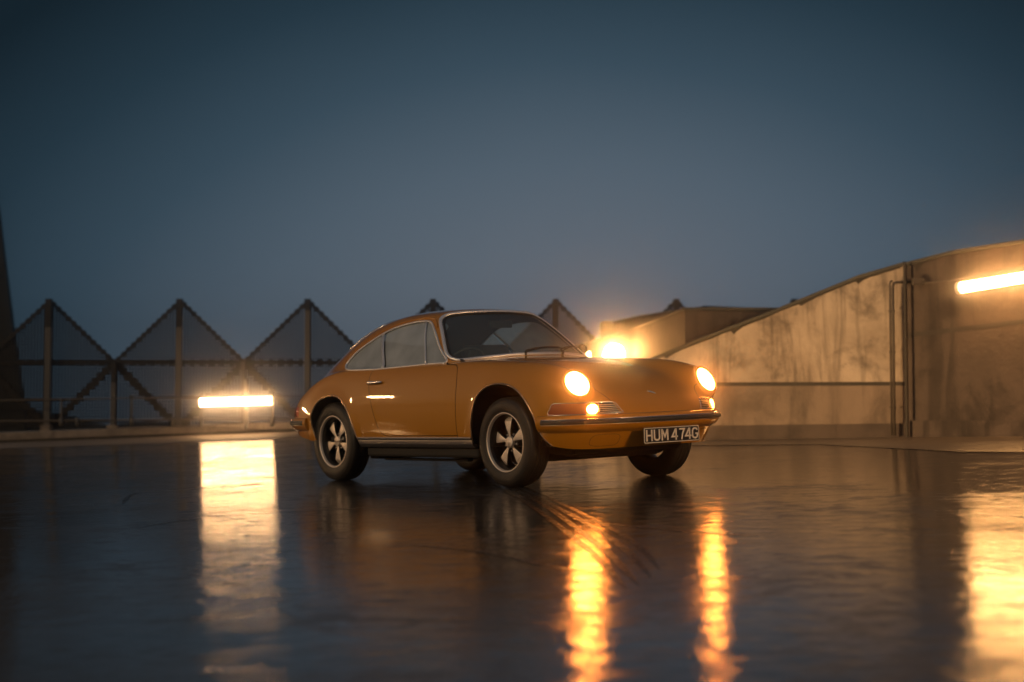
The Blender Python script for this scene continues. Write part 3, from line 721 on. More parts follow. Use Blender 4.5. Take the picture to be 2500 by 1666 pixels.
# sill trims
for sg in (-1, 1):
    xs = np.linspace(-1.845, -.357, 40); yy = np.array([abs(side_y(x, .35, sg)) for x in xs])
    def strip(prof):
        V = []; m = len(prof)
        for x, y in zip(xs, yy): V += [(x, (y + o) * sg, z) for o, z in prof]
        Fc = [(i * m + k, i * m + (k + 1) % m, (i + 1) * m + (k + 1) % m, (i + 1) * m + k) for i in range(len(xs) - 1) for k in range(m)] + [tuple(range(m))[::-1], tuple((len(xs) - 1) * m + k for k in range(m))]
        b = MB(); b.add(V, Fc); return b
    part('sill_panel', strip([(-.04, .330), (-.004, .330), (-.004, .322), (-.010, .300), (-.030, .276), (-.06, .272)]), M['satin'], car)
    part('sill_trim', strip([(-.02, .351), (.006, .351), (.009, .348), (.009, .345), (-.02, .345)]), M['chrome'], car)
    part('sill_rubber', strip([(-.02, .3449), (.006, .3449), (.008, .338), (.006, .3305), (-.02, .3305)]), M['rubber'], car)
    jc = MB(); jx, jz = -1.80, .372; jc.tube([(jx + .020 * math.cos(a), side_y(jx, jz, sg) + sg * .001, jz + .017 * math.sin(a)) for a in np.linspace(0, math.pi, 14)], .0016, 5); part('cover_seam', jc, M['black'], car)
# rear lamps
for sg in (-1, 1):
    b = MB(); pts = []
    for t in np.linspace(0, 1, 9):
        x = -2.795 - .16 * t; 
        for z in (.512, .53, .56, .59, .606): 
            p = np.array([x - .05 * (z - .5) * 0, side_y(x, z, sg), z]); pts.append(p + norm_at(p) * .012 * (1 if 0 < t < 1 and .512 < z < .606 else -.3))
    b.add(pts, [(i * 5 + k, (i + 1) * 5 + k, (i + 1) * 5 + k + 1, i * 5 + k + 1) for i in range(8) for k in range(4)]); part('rear_lamp', b, M['redlens'], car, True)
# underside, engine, interior
u = MB(); u.hexa([(-2.70, -.50, .225), (.42, -.50, .215), (.42, .50, .215), (-2.70, .50, .225), (-2.90, -.56, .36), (.55, -.56, .34), (.55, .56, .34), (-2.90, .56, .36)]); u.box((-1.1, 0, .235), (1.46, 1.44, .075)); part('floor_pan', u, M['black'], car, bevel=.02)
u = MB(); u.box((-2.75, 0, .235), (.45, .95, .13)); u.tube([(-2.95, -.45, .235), (-2.95, .45, .235)], .075, 14); u.box((.12, 0, .200), (.16, 1.0, .06)); u.box((.33,-.2,.225),(.14,.5,.05)); u.box((-2.2, 0, .2), (.3, .7, .09)); u.box((-1.15, -.62, .175), (1.1, .05, .02)); u.tube([(-1.85, .2, .19), (-1.5, .24, .17), (-.5, .24, .17)], .03, 10)
for y in (-.5, .5): u.tube([(0, y * .6, .21), (0, y * 1.25, .24)], .03, 8)
part('running_gear', u, M['black'], car, bevel=.01)
bulk = MB(); bulk.box((-.62, 0, .60), (.05, 1.30, .50)); bulk.box((-2.42, 0, .60), (.05, 1.20, .50)); bulk.box((-1.5, 0, .33), (1.8, 1.38, .04)); part('cabin_floor', bulk, M['liner'], car)
def seat(y):
    b = MB(); b.box((-1.28, y, .50), (.50, .47, .13)); s_ = part('seat', b, M['seat'], car, True, bevel=.045, seg=4)
    b = MB(); th = math.radians(17); R3 = np.array([[math.cos(th), 0, -math.sin(th)], [0, 1, 0], [math.sin(th), 0, math.cos(th)]]); b.box((-1.60, y, .775), (.11, .46, .58), R3); part('seat_back', b, M['seat'], s_, True, bevel=.05, seg=5)
seat(-.34); seat(.36)
b = MB(); b.box((-2.20, 0, .70), (.12, .95, .36)); part('rear_seat', b, M['seat'], car, True, bevel=.04, seg=3)
b = MB(); b.tube([(-.70, -.62, .86), (-.73, -.3, .885), (-.73, 0, .885), (-.73, .3, .885), (-.70, .62, .86)], .065, 12); part('dashboard', b, M['seat'], car, True)
b = MB(); sc0 = np.array([-1.02, -.34, .83]); n = np.array([-.90, 0, .43]); u1 = np.array([0, 1, 0]); v1 = np.cross(n, u1)
b.tube([sc0 + .195 * (math.cos(a) * u1 + math.sin(a) * v1) for a in np.linspace(0, 2 * math.pi, 36, endpoint=False)], .012, 8, closed=True)
for a in (0, 180, 270): b.tube([sc0, sc0 + .19 * (math.cos(math.radians(a)) * u1 + math.sin(math.radians(a)) * v1)], .009, 6)
b.tube([sc0, sc0 - n * .28], .02, 8); part('steering_wheel', b, M['seat'], car, True)
b = MB(); b.tube([(-.99, .0, 1.255), (-.985, 0, 1.21)], .006, 6); b.box((-.99, 0, 1.19), (.02, .22, .055)); part('rear_view_mirror', b, M['black'], car, bevel=.008)
# wheels
def wheel(x, sg, track, rot):
    """sg: side; outer face looks to sg*y"""
    w = empty('wheel', (x, sg * track / 2, .3145)); w.parent = car
    R0 = .3165; hw = .091
    tp = [(.196, .070), (.203, .080), (.212, .087), (.235, .0925), (.262, .0930), (.285, .088), (.300, .080), (.309, .071), (.3135, .060), (.3155, .045), (R0 - .0005, .040), (R0 - .007, .038), (R0 - .007, .034), (R0, .032), (R0, .012), (R0 - .007, .010), (R0 - .007, .006), (R0, .004), (R0, 0)]
    prof = tp + [(r, -t) for r, t in tp[::-1][1:]]; prof = [(r, t) for r, t in prof]
    b = MB(False); b.lathe(prof + [(.19, -.06), (.19, .06)], (0, 0, 0), 'y', 96); b.V = [(v[0], v[1] * sg, v[2]) for v in b.V]
    if sg > 0: pass
    else: b.F = [f[::-1] for f in b.F]
    t_ = part('tyre', b, M['tyre'], w, True)
    lt = MB(False)   # raised ribs of the sidewall
    for rr_ in (.289, .231): lt.tube([(rr_ * math.cos(a), sg * (.0885 if rr_ > .25 else .0915), rr_ * math.sin(a)) for a in np.linspace(0, 2 * math.pi, 72, endpoint=False)], .0016, 5, closed=True)
    part('sidewall_rib', lt, M['tyre'], t_, True)
    b = MB(False); b.lathe([(.207, .0815), (.2105, .084), (.2085, .0875), (.203, .088), (.199, .083), (.1955, .071), (.193, .060), (.197, .060), (.203, .075)], (0, 0, 0), 'y', 96); b.V = [(v[0], v[1] * sg, v[2]) for v in b.V]; b.F = b.F if sg > 0 else [f[::-1] for f in b.F]
    part('rim_lip', b, M['alloy'], w, True)
    b = MB(False); b.lathe([(.196, .066), (.186, .050), (.180, .020), (.176, -.02), (.19, -.07), (.195, -.07), (.199, .0), (.2, .06)], (0, 0, 0), 'y', 72); b.V = [(v[0], v[1] * sg, v[2]) for v in b.V]; b.F = b.F if sg > 0 else [f[::-1] for f in b.F]
    rim = part('rim_barrel', b, M['rimblack'], w, True)
    b = MB(False); b.lathe([(.0, -.015), (.135, -.02), (.15, -.015), (.0, -.010)], (0, 0, 0), 'y', 48, closed=False); b.lathe([(.0, .030), (.060, .028), (.075, .015), (.08, -.02)], (0, 0, 0), 'y', 40, closed=False); b.V = [(v[0], v[1] * sg, v[2]) for v in b.V]; part('brake_disc', b, M['rimblack'], w, True)
    for k in range(5):
        a = math.radians(rot + 72 * k)
        # petal: narrow root, broad outer end, domed across, black flank below
        P5 = []; rs = np.linspace(.040, .178, 10); hwid = np.interp(rs, [.04, .06, .10, .145, .160, .172, .178], [.010, .0125, .026, .041, .042, .034, .020])
        off = np.interp(rs, [.04, .09, .15, .178], [.040, .046, .042, .022])
        for r, h_, o_ in zip(rs, hwid, off):
            for s in (-1.0, -.96, -.5, 0, .5, .96, 1.0):
                dep = o_ - (.0035 * s * s) - (.030 if abs(s) == 1 else 0)
                P5.append((r, s * h_ * (1.0 if abs(s) < 1 else 1.10), dep))
        ca, sa = math.cos(a), math.sin(a)
        V = [(p[0] * ca - p[1] * sa, sg * p[2], p[0] * sa + p[1] * ca) for p in P5]
        Fc = [(i * 7 + q, i * 7 + q + 1, (i + 1) * 7 + q + 1, (i + 1) * 7 + q) for i in range(9) for q in range(6)]
        Fc += [tuple(range(7)), tuple(63 + q for q in range(7))]
        me_idx = [0 if 1 <= (j % 6) <= 4 else 1 for j in range(54)] + [1, 1]
        if sg > 0: Fc = [f[::-1] for f in Fc]
        o = mesh_obj('spoke', V, Fc, None, w, False, mats=[M['alloy'], M['rimblack']], midx=me_idx)
        nb = MB(False); na = a + math.radians(36); nb.lathe([(.0001, .034), (.008, .033), (.009, .028), (.009, .0)], (.062 * math.cos(na), 0, .062 * math.sin(na)), 'y', 10, closed=False); nb.V = [(v[0], v[1] * sg, v[2]) for v in nb.V]; part('wheel_nut', nb, M['satin'], w, True)
    b = MB(False); b.lathe([(.0001, .0515), (.014, .0515), (.016, .0500), (.034, .0495), (.039, .0480), (.041, .0440), (.041, .03), (.042, .028), (.043, .0)], (0, 0, 0), 'y', 40, closed=False); b.V = [(v[0], v[1] * sg, v[2]) for v in b.V]; b.F = b.F[::1] if sg < 0 else [f[::-1] for f in b.F]
    part('hub_cap', b, M['alloy'], w, True)
wheel(0, -1, 1.362, 95); wheel(-2.268, -1, 1.343, 52); wheel(0, 1, 1.362, 20); wheel(-2.268, 1, 1.343, 70)
# ================================================================ the place
def gp(a, D, z=0.):
    """deck point a metres right of and D metres ahead of the camera"""
    P = CAM + XR * a + HF * D; return P + VUP * ((z - P[2]) / VUP[2])
def depth(P): return float((RM @ (np.array(P) - CAM)) @ HC)
def side(P): return float((RM @ (np.array(P) - CAM))[0])
def atx(px, D):
    """deck point at image column px and forward distance D"""
    P = at(px, 1000, D)
    for _ in range(4):
        P = P - VUP * (P[2] / VUP[2]); q = proj(P); P = P + XR * ((px - q[0]) * D / FPX)
    return P - VUP * (P[2] / VUP[2])
# deck, apron, low land and ridge
def sheet(name, pts, z, m, sub=None):
    o = mesh_obj(name, [(p[0], p[1], z) for p in pts], [tuple(range(len(pts)))], m)
    return o
deck = sheet('deck', [gp(-60, -25), gp(40, -25), gp(40, 36.5), gp(-60, 35.0)], 0, M['deck']); tag(deck, kind='structure')
if deck.data.polygons[0].normal.z < 0: deck.data.flip_normals()
land = mesh_obj('ground', [tuple(CAM + XR * a + HF * d - VUP * 14) for a, d in ((-165, -60), (165, -60), (165, 170), (-165, 170))], [(0, 1, 2, 3)], M['city']); tag(land, kind='structure')
rb = MB(); n = 60
for i in range(n + 1):
    a = -120 + 240 * i / n; D = 120 + 7 * math.sin(i * .4); hgt = 15.0 + .8 * math.sin(i * .7) + .55 * math.sin(i * 1.9 + 1) + random.random() * .4
    b0 = CAM + XR * a + HF * D - VUP * 14.2
    rb.V += [tuple(b0), tuple(b0 + VUP * hgt + HF * 6), tuple(b0 + HF * 40)]
for i in range(n): rb.F += [(i * 3, (i + 1) * 3, (i + 1) * 3 + 1, i * 3 + 1), (i * 3 + 1, (i + 1) * 3 + 1, (i + 1) * 3 + 2, i * 3 + 2)]
tag(part('hills', rb, M['city'], None), kind='structure')
ap = [ground(-900, 1112), ground(-300, 1103), ground(0, 1096), ground(200, 1089.5), ground(347, 1085), ground(560, 1078), ground(694, 1071), ground(900, 1062), ground(1150, 1056)]
ap += [gp(-2, 34.9), gp(-30, 34.9)]
apn = sheet('path', ap, .004, M['path']); tag(apn, kind='structure')
if apn.data.polygons[0].normal.z < 0: apn.data.flip_normals()
# kerb under the fence
def fenceD(k): return 33.0 * (1 + .0106727 * k)
def fencex(k): return (117.305 + 324.560 * k) / (1 + .0106727 * k)
FK = [atx(fencex(k), fenceD(k) - .55) for k in np.arange(-5, 8.01, .5)]
def ribbon(name, pts, depth_, z1, m, bevel=.02, rough=0):
    b = MB(); n = len(pts)
    for p in pts:
        q = np.array(p) + np.array([HF[0], HF[1], 0]) * depth_
        for c, z in ((p, -.02), (q, -.02), (q, z1), (p, z1)): b.V.append((c[0], c[1], z))
    for i in range(n - 1):
        for k in range(4): b.F.append((i * 4 + k, (i + 1) * 4 + k, (i + 1) * 4 + (k + 1) % 4, i * 4 + (k + 1) % 4))
    b.F += [(3, 2, 1, 0), tuple((n - 1) * 4 + k for k in range(4))]
    return part(name, b, m, None, bevel=bevel)
tag(ribbon('kerb', FK, 1.5, .20, M['kerb']), kind='structure')
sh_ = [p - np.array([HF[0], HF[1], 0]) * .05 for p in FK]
tag(ribbon('kerb_shadow_strip', sh_, .06, .055, M['dark'], 0), kind='structure'); bpy.data.objects['kerb_shadow_strip'].name = 'painted_kerb_shadow'  # dark strip painting in the shadow line at the kerb's foot
# folded perforated fence
fence = empty('perforated_fence', tuple(gp(-5, 33)), 'dark perforated metal fence with a zigzag top of triangles behind the car', 'fence')
fl = Vector(fence.location)
def fpart(name, V, Fc, m, uv=None):
    o = mesh_obj(name, [tuple(np.array(v) - np.array(fl)) for v in V], Fc, m, fence)
    if uv is not None:
        u = o.data.uv_layers.new(name='UVMap')
        for l in o.data.loops: u.data[l.index].uv = uv[l.vertex_index]
    return o
def bx_dir(P, Q, w, t, off=0.):
    """bar from P to Q, width w in the fence plane, thickness t towards the camera"""
    P = np.array(P); Q = np.array(Q); d = Q - P; d /= np.linalg.norm(d); s = np.cross(d, HF); s /= np.linalg.norm(s)
    f = HF; o = -f * off
    return [P + s * w / 2 - f * t + o, P - s * w / 2 - f * t + o, P - s * w / 2 + o, P + s * w / 2 + o, Q + s * w / 2 - f * t + o, Q - s * w / 2 - f * t + o, Q - s * w / 2 + o, Q + s * w / 2 + o]
def fpt(k, py):
    """point of the fence plane at bay position k and image row py"""
    D = fenceD(k); B = atx(fencex(k), D); B = B + VUP * .0
    return B + VUP * rise(B, py)
PKY, VLY, BSY = 735, 886, 1046
def jag(P, Q, w, n=26):
    """opaque seam with a stepped edge where two perforated sheets overlap"""
    P = np.array(P); Q = np.array(Q); d = (Q - P) / n; dn = d / np.linalg.norm(d); s = np.cross(dn, HF); s /= np.linalg.norm(s)
    V = []; Fc = []
    for i in range(n):
        ww = w * (.75 + .5 * (i % 2)); a = P + d * i; b = P + d * (i + 1)
        for f0 in (.012, .028):
            V += [a + s * ww / 2 - HF * f0, b + s * ww / 2 - HF * f0, b - s * ww / 2 - HF * f0, a - s * ww / 2 - HF * f0]
        j = i * 8; Fc += [(j, j + 1, j + 2, j + 3), (j + 7, j + 6, j + 5, j + 4), (j, j + 4, j + 5, j + 1), (j + 1, j + 5, j + 6, j + 2), (j + 2, j + 6, j + 7, j + 3), (j + 3, j + 7, j + 4, j)]
    return V, Fc
K0, K1 = -4, 7
for k in range(K0, K1 + 1):
    pk = fpt(k, PKY); vl = fpt(k - .5, VLY); vr = fpt(k + .5, VLY); bs = fpt(k, BSY); bl = fpt(k - .5, BSY); brr = fpt(k + .5, BSY)
    # sheet: back to front folded slightly so the planes catch the light differently
    fo = HF * .0
    V = [pk, vl, vr, bs, bl, brr]; o3 = [np.array(v) + HF * .004 for v in V]
    uv = [((np.array(v) - fl) @ XR if False else float((np.array(v) - np.array(fl)) @ XR), float((np.array(v) - np.array(fl)) @ VUP)) for v in V]
    fpart('perforated_panel', V, [(1, 3, 2), (1, 2, 0), (1, 4, 3), (3, 5, 2)], M['perf'], uv)
    for a, b, w in ((vl, pk, .085), (pk, vr, .085), (vl, vr, .11), (vl, bs, .15), (vr, bs, .15)):
        Vj, Fj = jag(a, b, w); fpart('seam_band', Vj, Fj, M['steeldark'])
    # tall post with a dark cap section, and its base block
    mid = fpt(k, 800 if k != 2 else 760)
    fpart('post', bx_dir(bs + VUP * .0, mid, .115, .12, .03), [(3, 2, 1, 0), (4, 5, 6, 7), (0, 1, 5, 4), (1, 2, 6, 5), (2, 3, 7, 6), (3, 0, 4, 7)], M['post'])
    fpart('post_head', bx_dir(mid, pk + VUP * .03, .12, .13, .028), [(3, 2, 1, 0), (4, 5, 6, 7), (0, 1, 5, 4), (1, 2, 6, 5), (2, 3, 7, 6), (3, 0, 4, 7)], M['steeldark'])
    m2 = fpt(k + .5, 935)
    fpart('post', bx_dir(brr, m2, .095, .12, .03), [(3, 2, 1, 0), (4, 5, 6, 7), (0, 1, 5, 4), (1, 2, 6, 5), (2, 3, 7, 6), (3, 0, 4, 7)], M['post'])
    fpart('post_head', bx_dir(m2, vr + VUP * .02, .095, .12, .03), [(3, 2, 1, 0), (4, 5, 6, 7), (0, 1, 5, 4), (1, 2, 6, 5), (2, 3, 7, 6), (3, 0, 4, 7)], M['post'] if k == 1 else M['steeldark'])
    for q in (bs, brr):
        b = MB(); z0 = .18
        o = fpart('base_block', bx_dir(q - VUP * .18, q + VUP * .06, .19, .24, .0), [(3, 2, 1, 0), (4, 5, 6, 7), (0, 1, 5, 4), (1, 2, 6, 5), (2, 3, 7, 6), (3, 0, 4, 7)], M['kerb'])
# low guard rail in front of the fence
rail = empty('guard_rail', tuple(gp(-8, 32.5)), 'low two-bar tubular guard rail standing on the kerb before the perforated fence', 'guard rail')
rl = np.array(rail.location)
def rpart(name, b, m): 
    b.V = [tuple(np.array(v) - rl) for v in b.V]; return mesh_obj(name, b.V, b.F, m, rail, True)
def rp(px, py, D=32.55):
    B = atx(px, D); return B + VUP * rise(B, py)
for py0, py1 in ((978, 962), (1029, 1019)):
    b = MB(); b.tube([rp(-900, py0 + 8), rp(0, py0), rp(330, (py0 * 2 + py1) / 3), rp(1300, py1)], .020, 8); rpart('rail', b, M['pipe'])
for px, t in ((-330, 975), (-160, 975), (149, 975), (321, 967), (491, 965), (664, 963), (880, 962), (1060, 962)):
    b = MB(); b.tube([rp(px, 1042), rp(px, t)], .030, 8); b.tube([rp(px, 1042), rp(px, 1020)], .045, 8); b.tube([rp(px, t - 3), rp(px, t + 5)], .042, 8); rpart('rail_post', b, M['post'])
for px in (188, 420, 770):
    b = MB(); b.tube([rp(px, 1042), rp(px, 1020)], .035, 8); rpart('rail_post', b, M['post'])
# tapering tower at the left edge
TD = 62
def twp(px, py): return at(px, py, TD)
tw = empty('tower', tuple(twp(-62, 1150)), 'black tapering tower cut by the left edge of the photo beyond the fence', 'tower')
tl = np.array(tw.location)
def tower_mesh(rows, m, name):
    V = []; 
    for py, hw in rows:
        c = twp(-62, py); w = hw * TD / FPX
        for a, d in ((-1, -1), (1, -1), (1, 1), (-1, 1)): V.append(c + XR * a * w + HF * d * w * .12)
    Fc = [(3, 2, 1, 0)]
    for i in range(len(rows) - 1): Fc += [(i * 4 + k, i * 4 + (k + 1) % 4, (i + 1) * 4 + (k + 1) % 4, (i + 1) * 4 + k) for k in range(4)]
    Fc.append(tuple((len(rows) - 1) * 4 + k for k in range(4)))
    return mesh_obj(name, [tuple(v - tl) for v in V], Fc, m, tw)
tower_mesh([(1250, 139), (1000, 122), (807, 96), (667, 79), (523, 62), (455, 53)], M['tower'], 'shaft')
b = MB(); b.tube([twp(-125, 492) - HF * 1.5, twp(13, 492) - HF * 1.5], .055, 6); b.tube([twp(8, 487) - HF * 1.5, twp(8, 496) - HF * 1.5], .09, 6); b.V = [tuple(np.array(v) - tl) for v in b.V]; mesh_obj('cross_arm', b.V, b.F, M['tower'], tw)
b = MB(); b.tube([twp(14, 676) - HF * 1.2, twp(29, 686) - HF * 1.2], .07, 6); b.V = [tuple(np.array(v) - tl) for v in b.V]; mesh_obj('bracket', b.V, b.F, M['tower'], tw)
# concrete ramp walls: each from (column, distance, top row, depth)
def wall(name, cols, thick, m, label, cat='wall', cop=.05, over=.0, base_drop=.03):
    """cols: (px, D, top row). builds the wall body and a dark coping as parts"""
    B = [atx(px, D) for px, D, t in cols]; H = [rise(b, t) for b, (px, D, t) in zip(B, cols)]
    root = empty(name, tuple(B[0]), label, cat); r0 = np.array(B[0])
    tan = np.gradient(np.array(B), axis=0); tan /= np.linalg.norm(tan, axis=1)[:, None]
    nb = np.cross(tan, VUP); nb /= np.linalg.norm(nb, axis=1)[:, None]
    nb = np.array([v if v @ HF > 0 else -v for v in nb])
    def body(z0f, z1f, fo, bo, nm, mm, bev=0):
        V = []; n = len(B)
        for b, h, d in zip(B, H, nb):
            z0, z1 = z0f(h), z1f(h)
            V += [b - d * fo + VUP * z0, b + d * (thick + bo) + VUP * z0, b + d * (thick + bo) + VUP * z1, b - d * fo + VUP * z1]
        Fc = []
        for i in range(n - 1): Fc += [(i * 4 + k, (i + 1) * 4 + k, (i + 1) * 4 + (k + 1) % 4, i * 4 + (k + 1) % 4) for k in range(4)]
        Fc += [(3, 2, 1, 0), tuple((n - 1) * 4 + k for k in range(4))]
        o = mesh_obj(nm, [tuple(v - r0) for v in V], Fc, mm, root)
        if bev: q = o.modifiers.new('bevel', 'BEVEL'); q.width = bev; q.segments = 2; q.limit_method = 'ANGLE'
        return o
    body(lambda h: -base_drop, lambda h: h - cop, 0, 0, 'wall_face', m)
    body(lambda h: h - cop + .002, lambda h: h, .018, .018, 'coping', M['coping'], .008)
    return root, r0, B, H, nb, body
def finecols(cols, n=12):
    c = np.array(cols, float); t = np.linspace(0, len(c) - 1, (len(c) - 1) * n + 1)
    return [tuple(np.interp(t_, range(len(c)), c[:, j]) for j in range(3)) for t_ in t]
W1 = finecols([(1250, 21.2, 955), (1452, 20.4, 905), (1577, 19.9, 879), (1690, 19.6, 834), (1891, 19.1, 757), (2007, 18.8, 710), (2101, 18.6, 672), (2213, 18.35, 640)], 3)
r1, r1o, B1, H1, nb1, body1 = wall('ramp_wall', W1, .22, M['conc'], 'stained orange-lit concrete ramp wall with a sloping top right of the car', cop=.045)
WR = finecols([(2217, 18.33, 641), (2335, 17.8, 611), (2500, 17.2, 586), (2900, 16.0, 520)], 3)
r2, r2o, B2, H2, nb2, body2 = wall('ramp_wall', WR, .22, M['conc3'], 'dim concrete wall at the right edge carrying the long tube lamp', cop=.045)
W2 = finecols([(1250, 30.5, 905), (1400, 28.5, 846), (1513, 25.2, 809.5), (1561, 24.2, 793), (1610, 23.3, 775.6), (1674, 22.3, 751), (1780, 21.8, 750.6), (1960, 21.2, 752)], 2)
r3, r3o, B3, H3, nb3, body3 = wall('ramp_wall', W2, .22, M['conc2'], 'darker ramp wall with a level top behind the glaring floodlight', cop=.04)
W3 = finecols([(1471, 31.5, 785), (1500, 31.5, 785), (1561, 30.5, 771), (1618, 29.8, 762), (1720, 28.5, 748)], 2)
r4, r4o, B4, H4, nb4, body4 = wall('parapet_block', W3, .8, M['conc2'], 'farthest pale parapet block peeping over the darker ramp wall', cat='parapet', cop=.04)
# joints and base kerbs of the two near walls
def strip(cols, top, bot, proud, m, nm, root, r0):
    B = [atx(px, D) for px, D in cols]; V = []; n = len(B)
    tan = np.gradient(np.array(B), axis=0); tan /= np.linalg.norm(tan, axis=1)[:, None]; nb = np.cross(tan, VUP); nb = np.array([v if v @ HF > 0 else -v for v in nb])
    for i, (b, d) in enumerate(zip(B, nb)):
        t = rise(b, top(cols[i][0])); z = rise(b, bot(cols[i][0])) if bot else -.03
        V += [b - d * proud + VUP * z, b + d * .02 + VUP * z, b + d * .02 + VUP * t, b - d * proud + VUP * t]
    Fc = []
    for i in range(n - 1): Fc += [(i * 4 + k, (i + 1) * 4 + k, (i + 1) * 4 + (k + 1) % 4, i * 4 + (k + 1) % 4) for k in range(4)]
    Fc += [(3, 2, 1, 0), tuple((n - 1) * 4 + k for k in range(4))]
    return mesh_obj(nm, [tuple(v - r0) for v in V], Fc, m, root)
c1 = [(px, D) for px, D, t in W1 if px > 1500]; c2 = [(px, D) for px, D, t in WR]
strip(c1, lambda x: 934 + (x - 1700) * -.003, lambda x: 944 + (x - 1700) * -.003, .004, M['dark'], 'joint', r1, r1o)
strip(c1, lambda x: 943.5 + (x - 1700) * -.003, lambda x: 1041 - (x - 1700) * .012, .008, M['conclow'], 'lower_band', r1, r1o)  # darker band across the lower part of the wall face
strip(c2, lambda x: 813 - (x - 2223) * .118, lambda x: 824 - (x - 2223) * .118, .004, M['dark'], 'joint', r2, r2o)
strip(c1, lambda x: 1040 - (x - 1700) * .012, None, .06, M['conc2'], 'plinth', r1, r1o)
strip(c2, lambda x: 1027, None, .05, M['conc3'], 'plinth', r2, r2o)
b = MB(); bb = atx(2215, 18.2); b.tube([bb + VUP * .0, bb + VUP * (rise(bb, 645))], .020, 4, up=(HF[0], HF[1], HF[2])); b.V = [tuple(np.array(v) - r1o) for v in b.V]; mesh_obj('corner_joint', b.V, b.F, M['dark'], r1)
# wet apron at the foot of the walls
apr = [ground(1500, 1091), ground(1750, 1088), ground(2000, 1086), ground(2150, 1094), ground(2250, 1099), ground(2340, 1104), ground(2500, 1105), ground(2700, 1108), atx(2900, 15.9), atx(2500, 17.1), atx(2217, 18.2), atx(1891, 19.0), atx(1577, 19.8)]
a2 = sheet('apron', apr, .004, M['apron']); tag(a2, kind='structure')
if a2.data.polygons[0].normal.z < 0: a2.data.flip_normals()
def drips(Bs, Hs, nbs, root, r0, lo, hi):
    P = []; 
    for i in range(len(Bs) - 1):
        L_ = np.linalg.norm(Bs[i + 1] - Bs[i]); k = max(2, int(L_ / .035))
        for j in range(k): t = j / k; P.append((Bs[i] * (1 - t) + Bs[i + 1] * t, Hs[i] * (1 - t) + Hs[i + 1] * t, nbs[i]))
    V = []; d0 = .03; big = 0
    for q, (b, h, n) in enumerate(P):
        d0 = .6 * d0 + .4 * random.uniform(lo, hi); big = random.uniform(.03, .11) if random.random() < .05 else big * .55
        for z in (h - .04, h - .045 - d0 - big): V += [b - n * .0035 + VUP * z - r0]
    n = len(P); return mesh_obj('moss_stain', [tuple(v) for v in V], [(2 * i, 2 * i + 1, 2 * i + 3, 2 * i + 2) for i in range(n - 1)], M['moss'], root)
drips(B1, H1, nb1, r1, r1o, .0, .022); drips(B3, H3, nb3, r3, r3o, .004, .03); drips(B2, H2, nb2, r2, r2o, .0, .02)
# conduits with elbow and junction box on the near wall
cd = empty('conduit', tuple(atx(2180, 18.2)), 'pair of grey vertical conduits with an elbow and junction box near the wall corner', 'conduit'); cdo = np.array(cd.location)
def cpp(px, py, D=18.25): B = atx(px, D); return B + VUP * rise(B, py)
b = MB(); b.tube([cpp(2184, 1064), cpp(2184, 700), cpp(2187, 692), cpp(2195, 690), cpp(2236, 689)], .017, 8); b.tube([cpp(2177, 1064), cpp(2177, 695), cpp(2179, 688), cpp(2184, 686)], .011, 8); b.V = [tuple(np.array(v) - cdo) for v in b.V]; mesh_obj('pipe', b.V, b.F, M['pipe'], cd, True)
b = MB(); b.box(cpp(2247, 688, 18.05), (.12, .08, .07), np.stack([XR, HF, VUP], 1)); b.V = [tuple(np.array(v) - cdo) for v in b.V]; mesh_obj('junction_box', b.V, b.F, M['pipe'], cd)
b = MB(); b.tube([cpp(2255, 691, 18.0), cpp(2320, 686, 17.75), cpp(2360, 681, 17.6)], .008, 6); b.V = [tuple(np.array(v) - cdo) for v in b.V]; mesh_obj('cable', b.V, b.F, M['pipe'], cd, True)
for py in (760, 860, 995):
    b = MB(); b.box(cpp(2181, py, 18.27), (.07, .03, .022), np.stack([XR, HF, VUP], 1)); b.V = [tuple(np.array(v) - cdo) for v in b.V]; mesh_obj('clip', b.V, b.F, M['pipe'], cd)
# tube lamps
def tube_lamp(P, Q, label, back, r=.030, m='tube', group=None):
    """P, Q tube ends in space; back: direction to the carrier"""
    P = np.array(P); Q = np.array(Q); mid = (P + Q) / 2; d = (Q - P) / np.linalg.norm(Q - P); back = np.array(back, float); back -= d * (back @ d); back /= np.linalg.norm(back)
    root = empty('tube_lamp', tuple(mid), label, 'lamp', group); s = np.cross(d, back)
    hb = MB(); L = np.linalg.norm(Q - P)
    hb.box(back * .055, (L + .10, .035, .09), np.stack([d, back, s], 1)); h = part('housing', hb, M['fixture'], root, bevel=.008); h.matrix_parent_inverse = Matrix()
    tb = MB(); n = 14; th = np.linspace(0, L, 6) - L / 2
    tb.tube([d * (-L / 2 - .012)] + [d * t for t in th] + [d * (L / 2 + .012)], [r * .4] + [r] * 6 + [r * .4], n, up=back); t_ = part('tube', tb, M[m], root, True); t_.matrix_parent_inverse = Matrix()
    for e_ in (-1, 1):
        c = MB(); c.tube([d * e_ * (L / 2 + .012), d * e_ * (L / 2 + .05)], r * 1.15, 12, up=back); c.box(d * e_ * (L / 2 + .03) + back * .03, (.03, .07, .05), np.stack([d, back, s], 1)); k_ = part('end_cap', c, M['fixture'], root); k_.matrix_parent_inverse = Matrix()
    return root
D1 = 31.9
L1 = tube_lamp(at(490, 983, D1), at(663, 978.5, D1), 'glowing horizontal tube lamp before the perforated fence left of the car', HF, r=.075, m='tube1')
def lamp_post(root, P, top, w=.08):
    b = MB(); b.tube([P, top], w / 2, 4, up=tuple(HF)); b.V = [tuple(np.array(v) - np.array(root.location)) for v in b.V]; mesh_obj('support_post', b.V, b.F, M['post'], root)
lp = atx(601, D1 + .14); lamp_post(L1, lp + VUP * .1, lp + VUP * rise(lp, 927))
L2 = tube_lamp(at(2348, 702.5, 17.52), at(2700, 645, 16.42), 'long glowing tube lamp fixed high on the wall at the right edge', HF, r=.058)
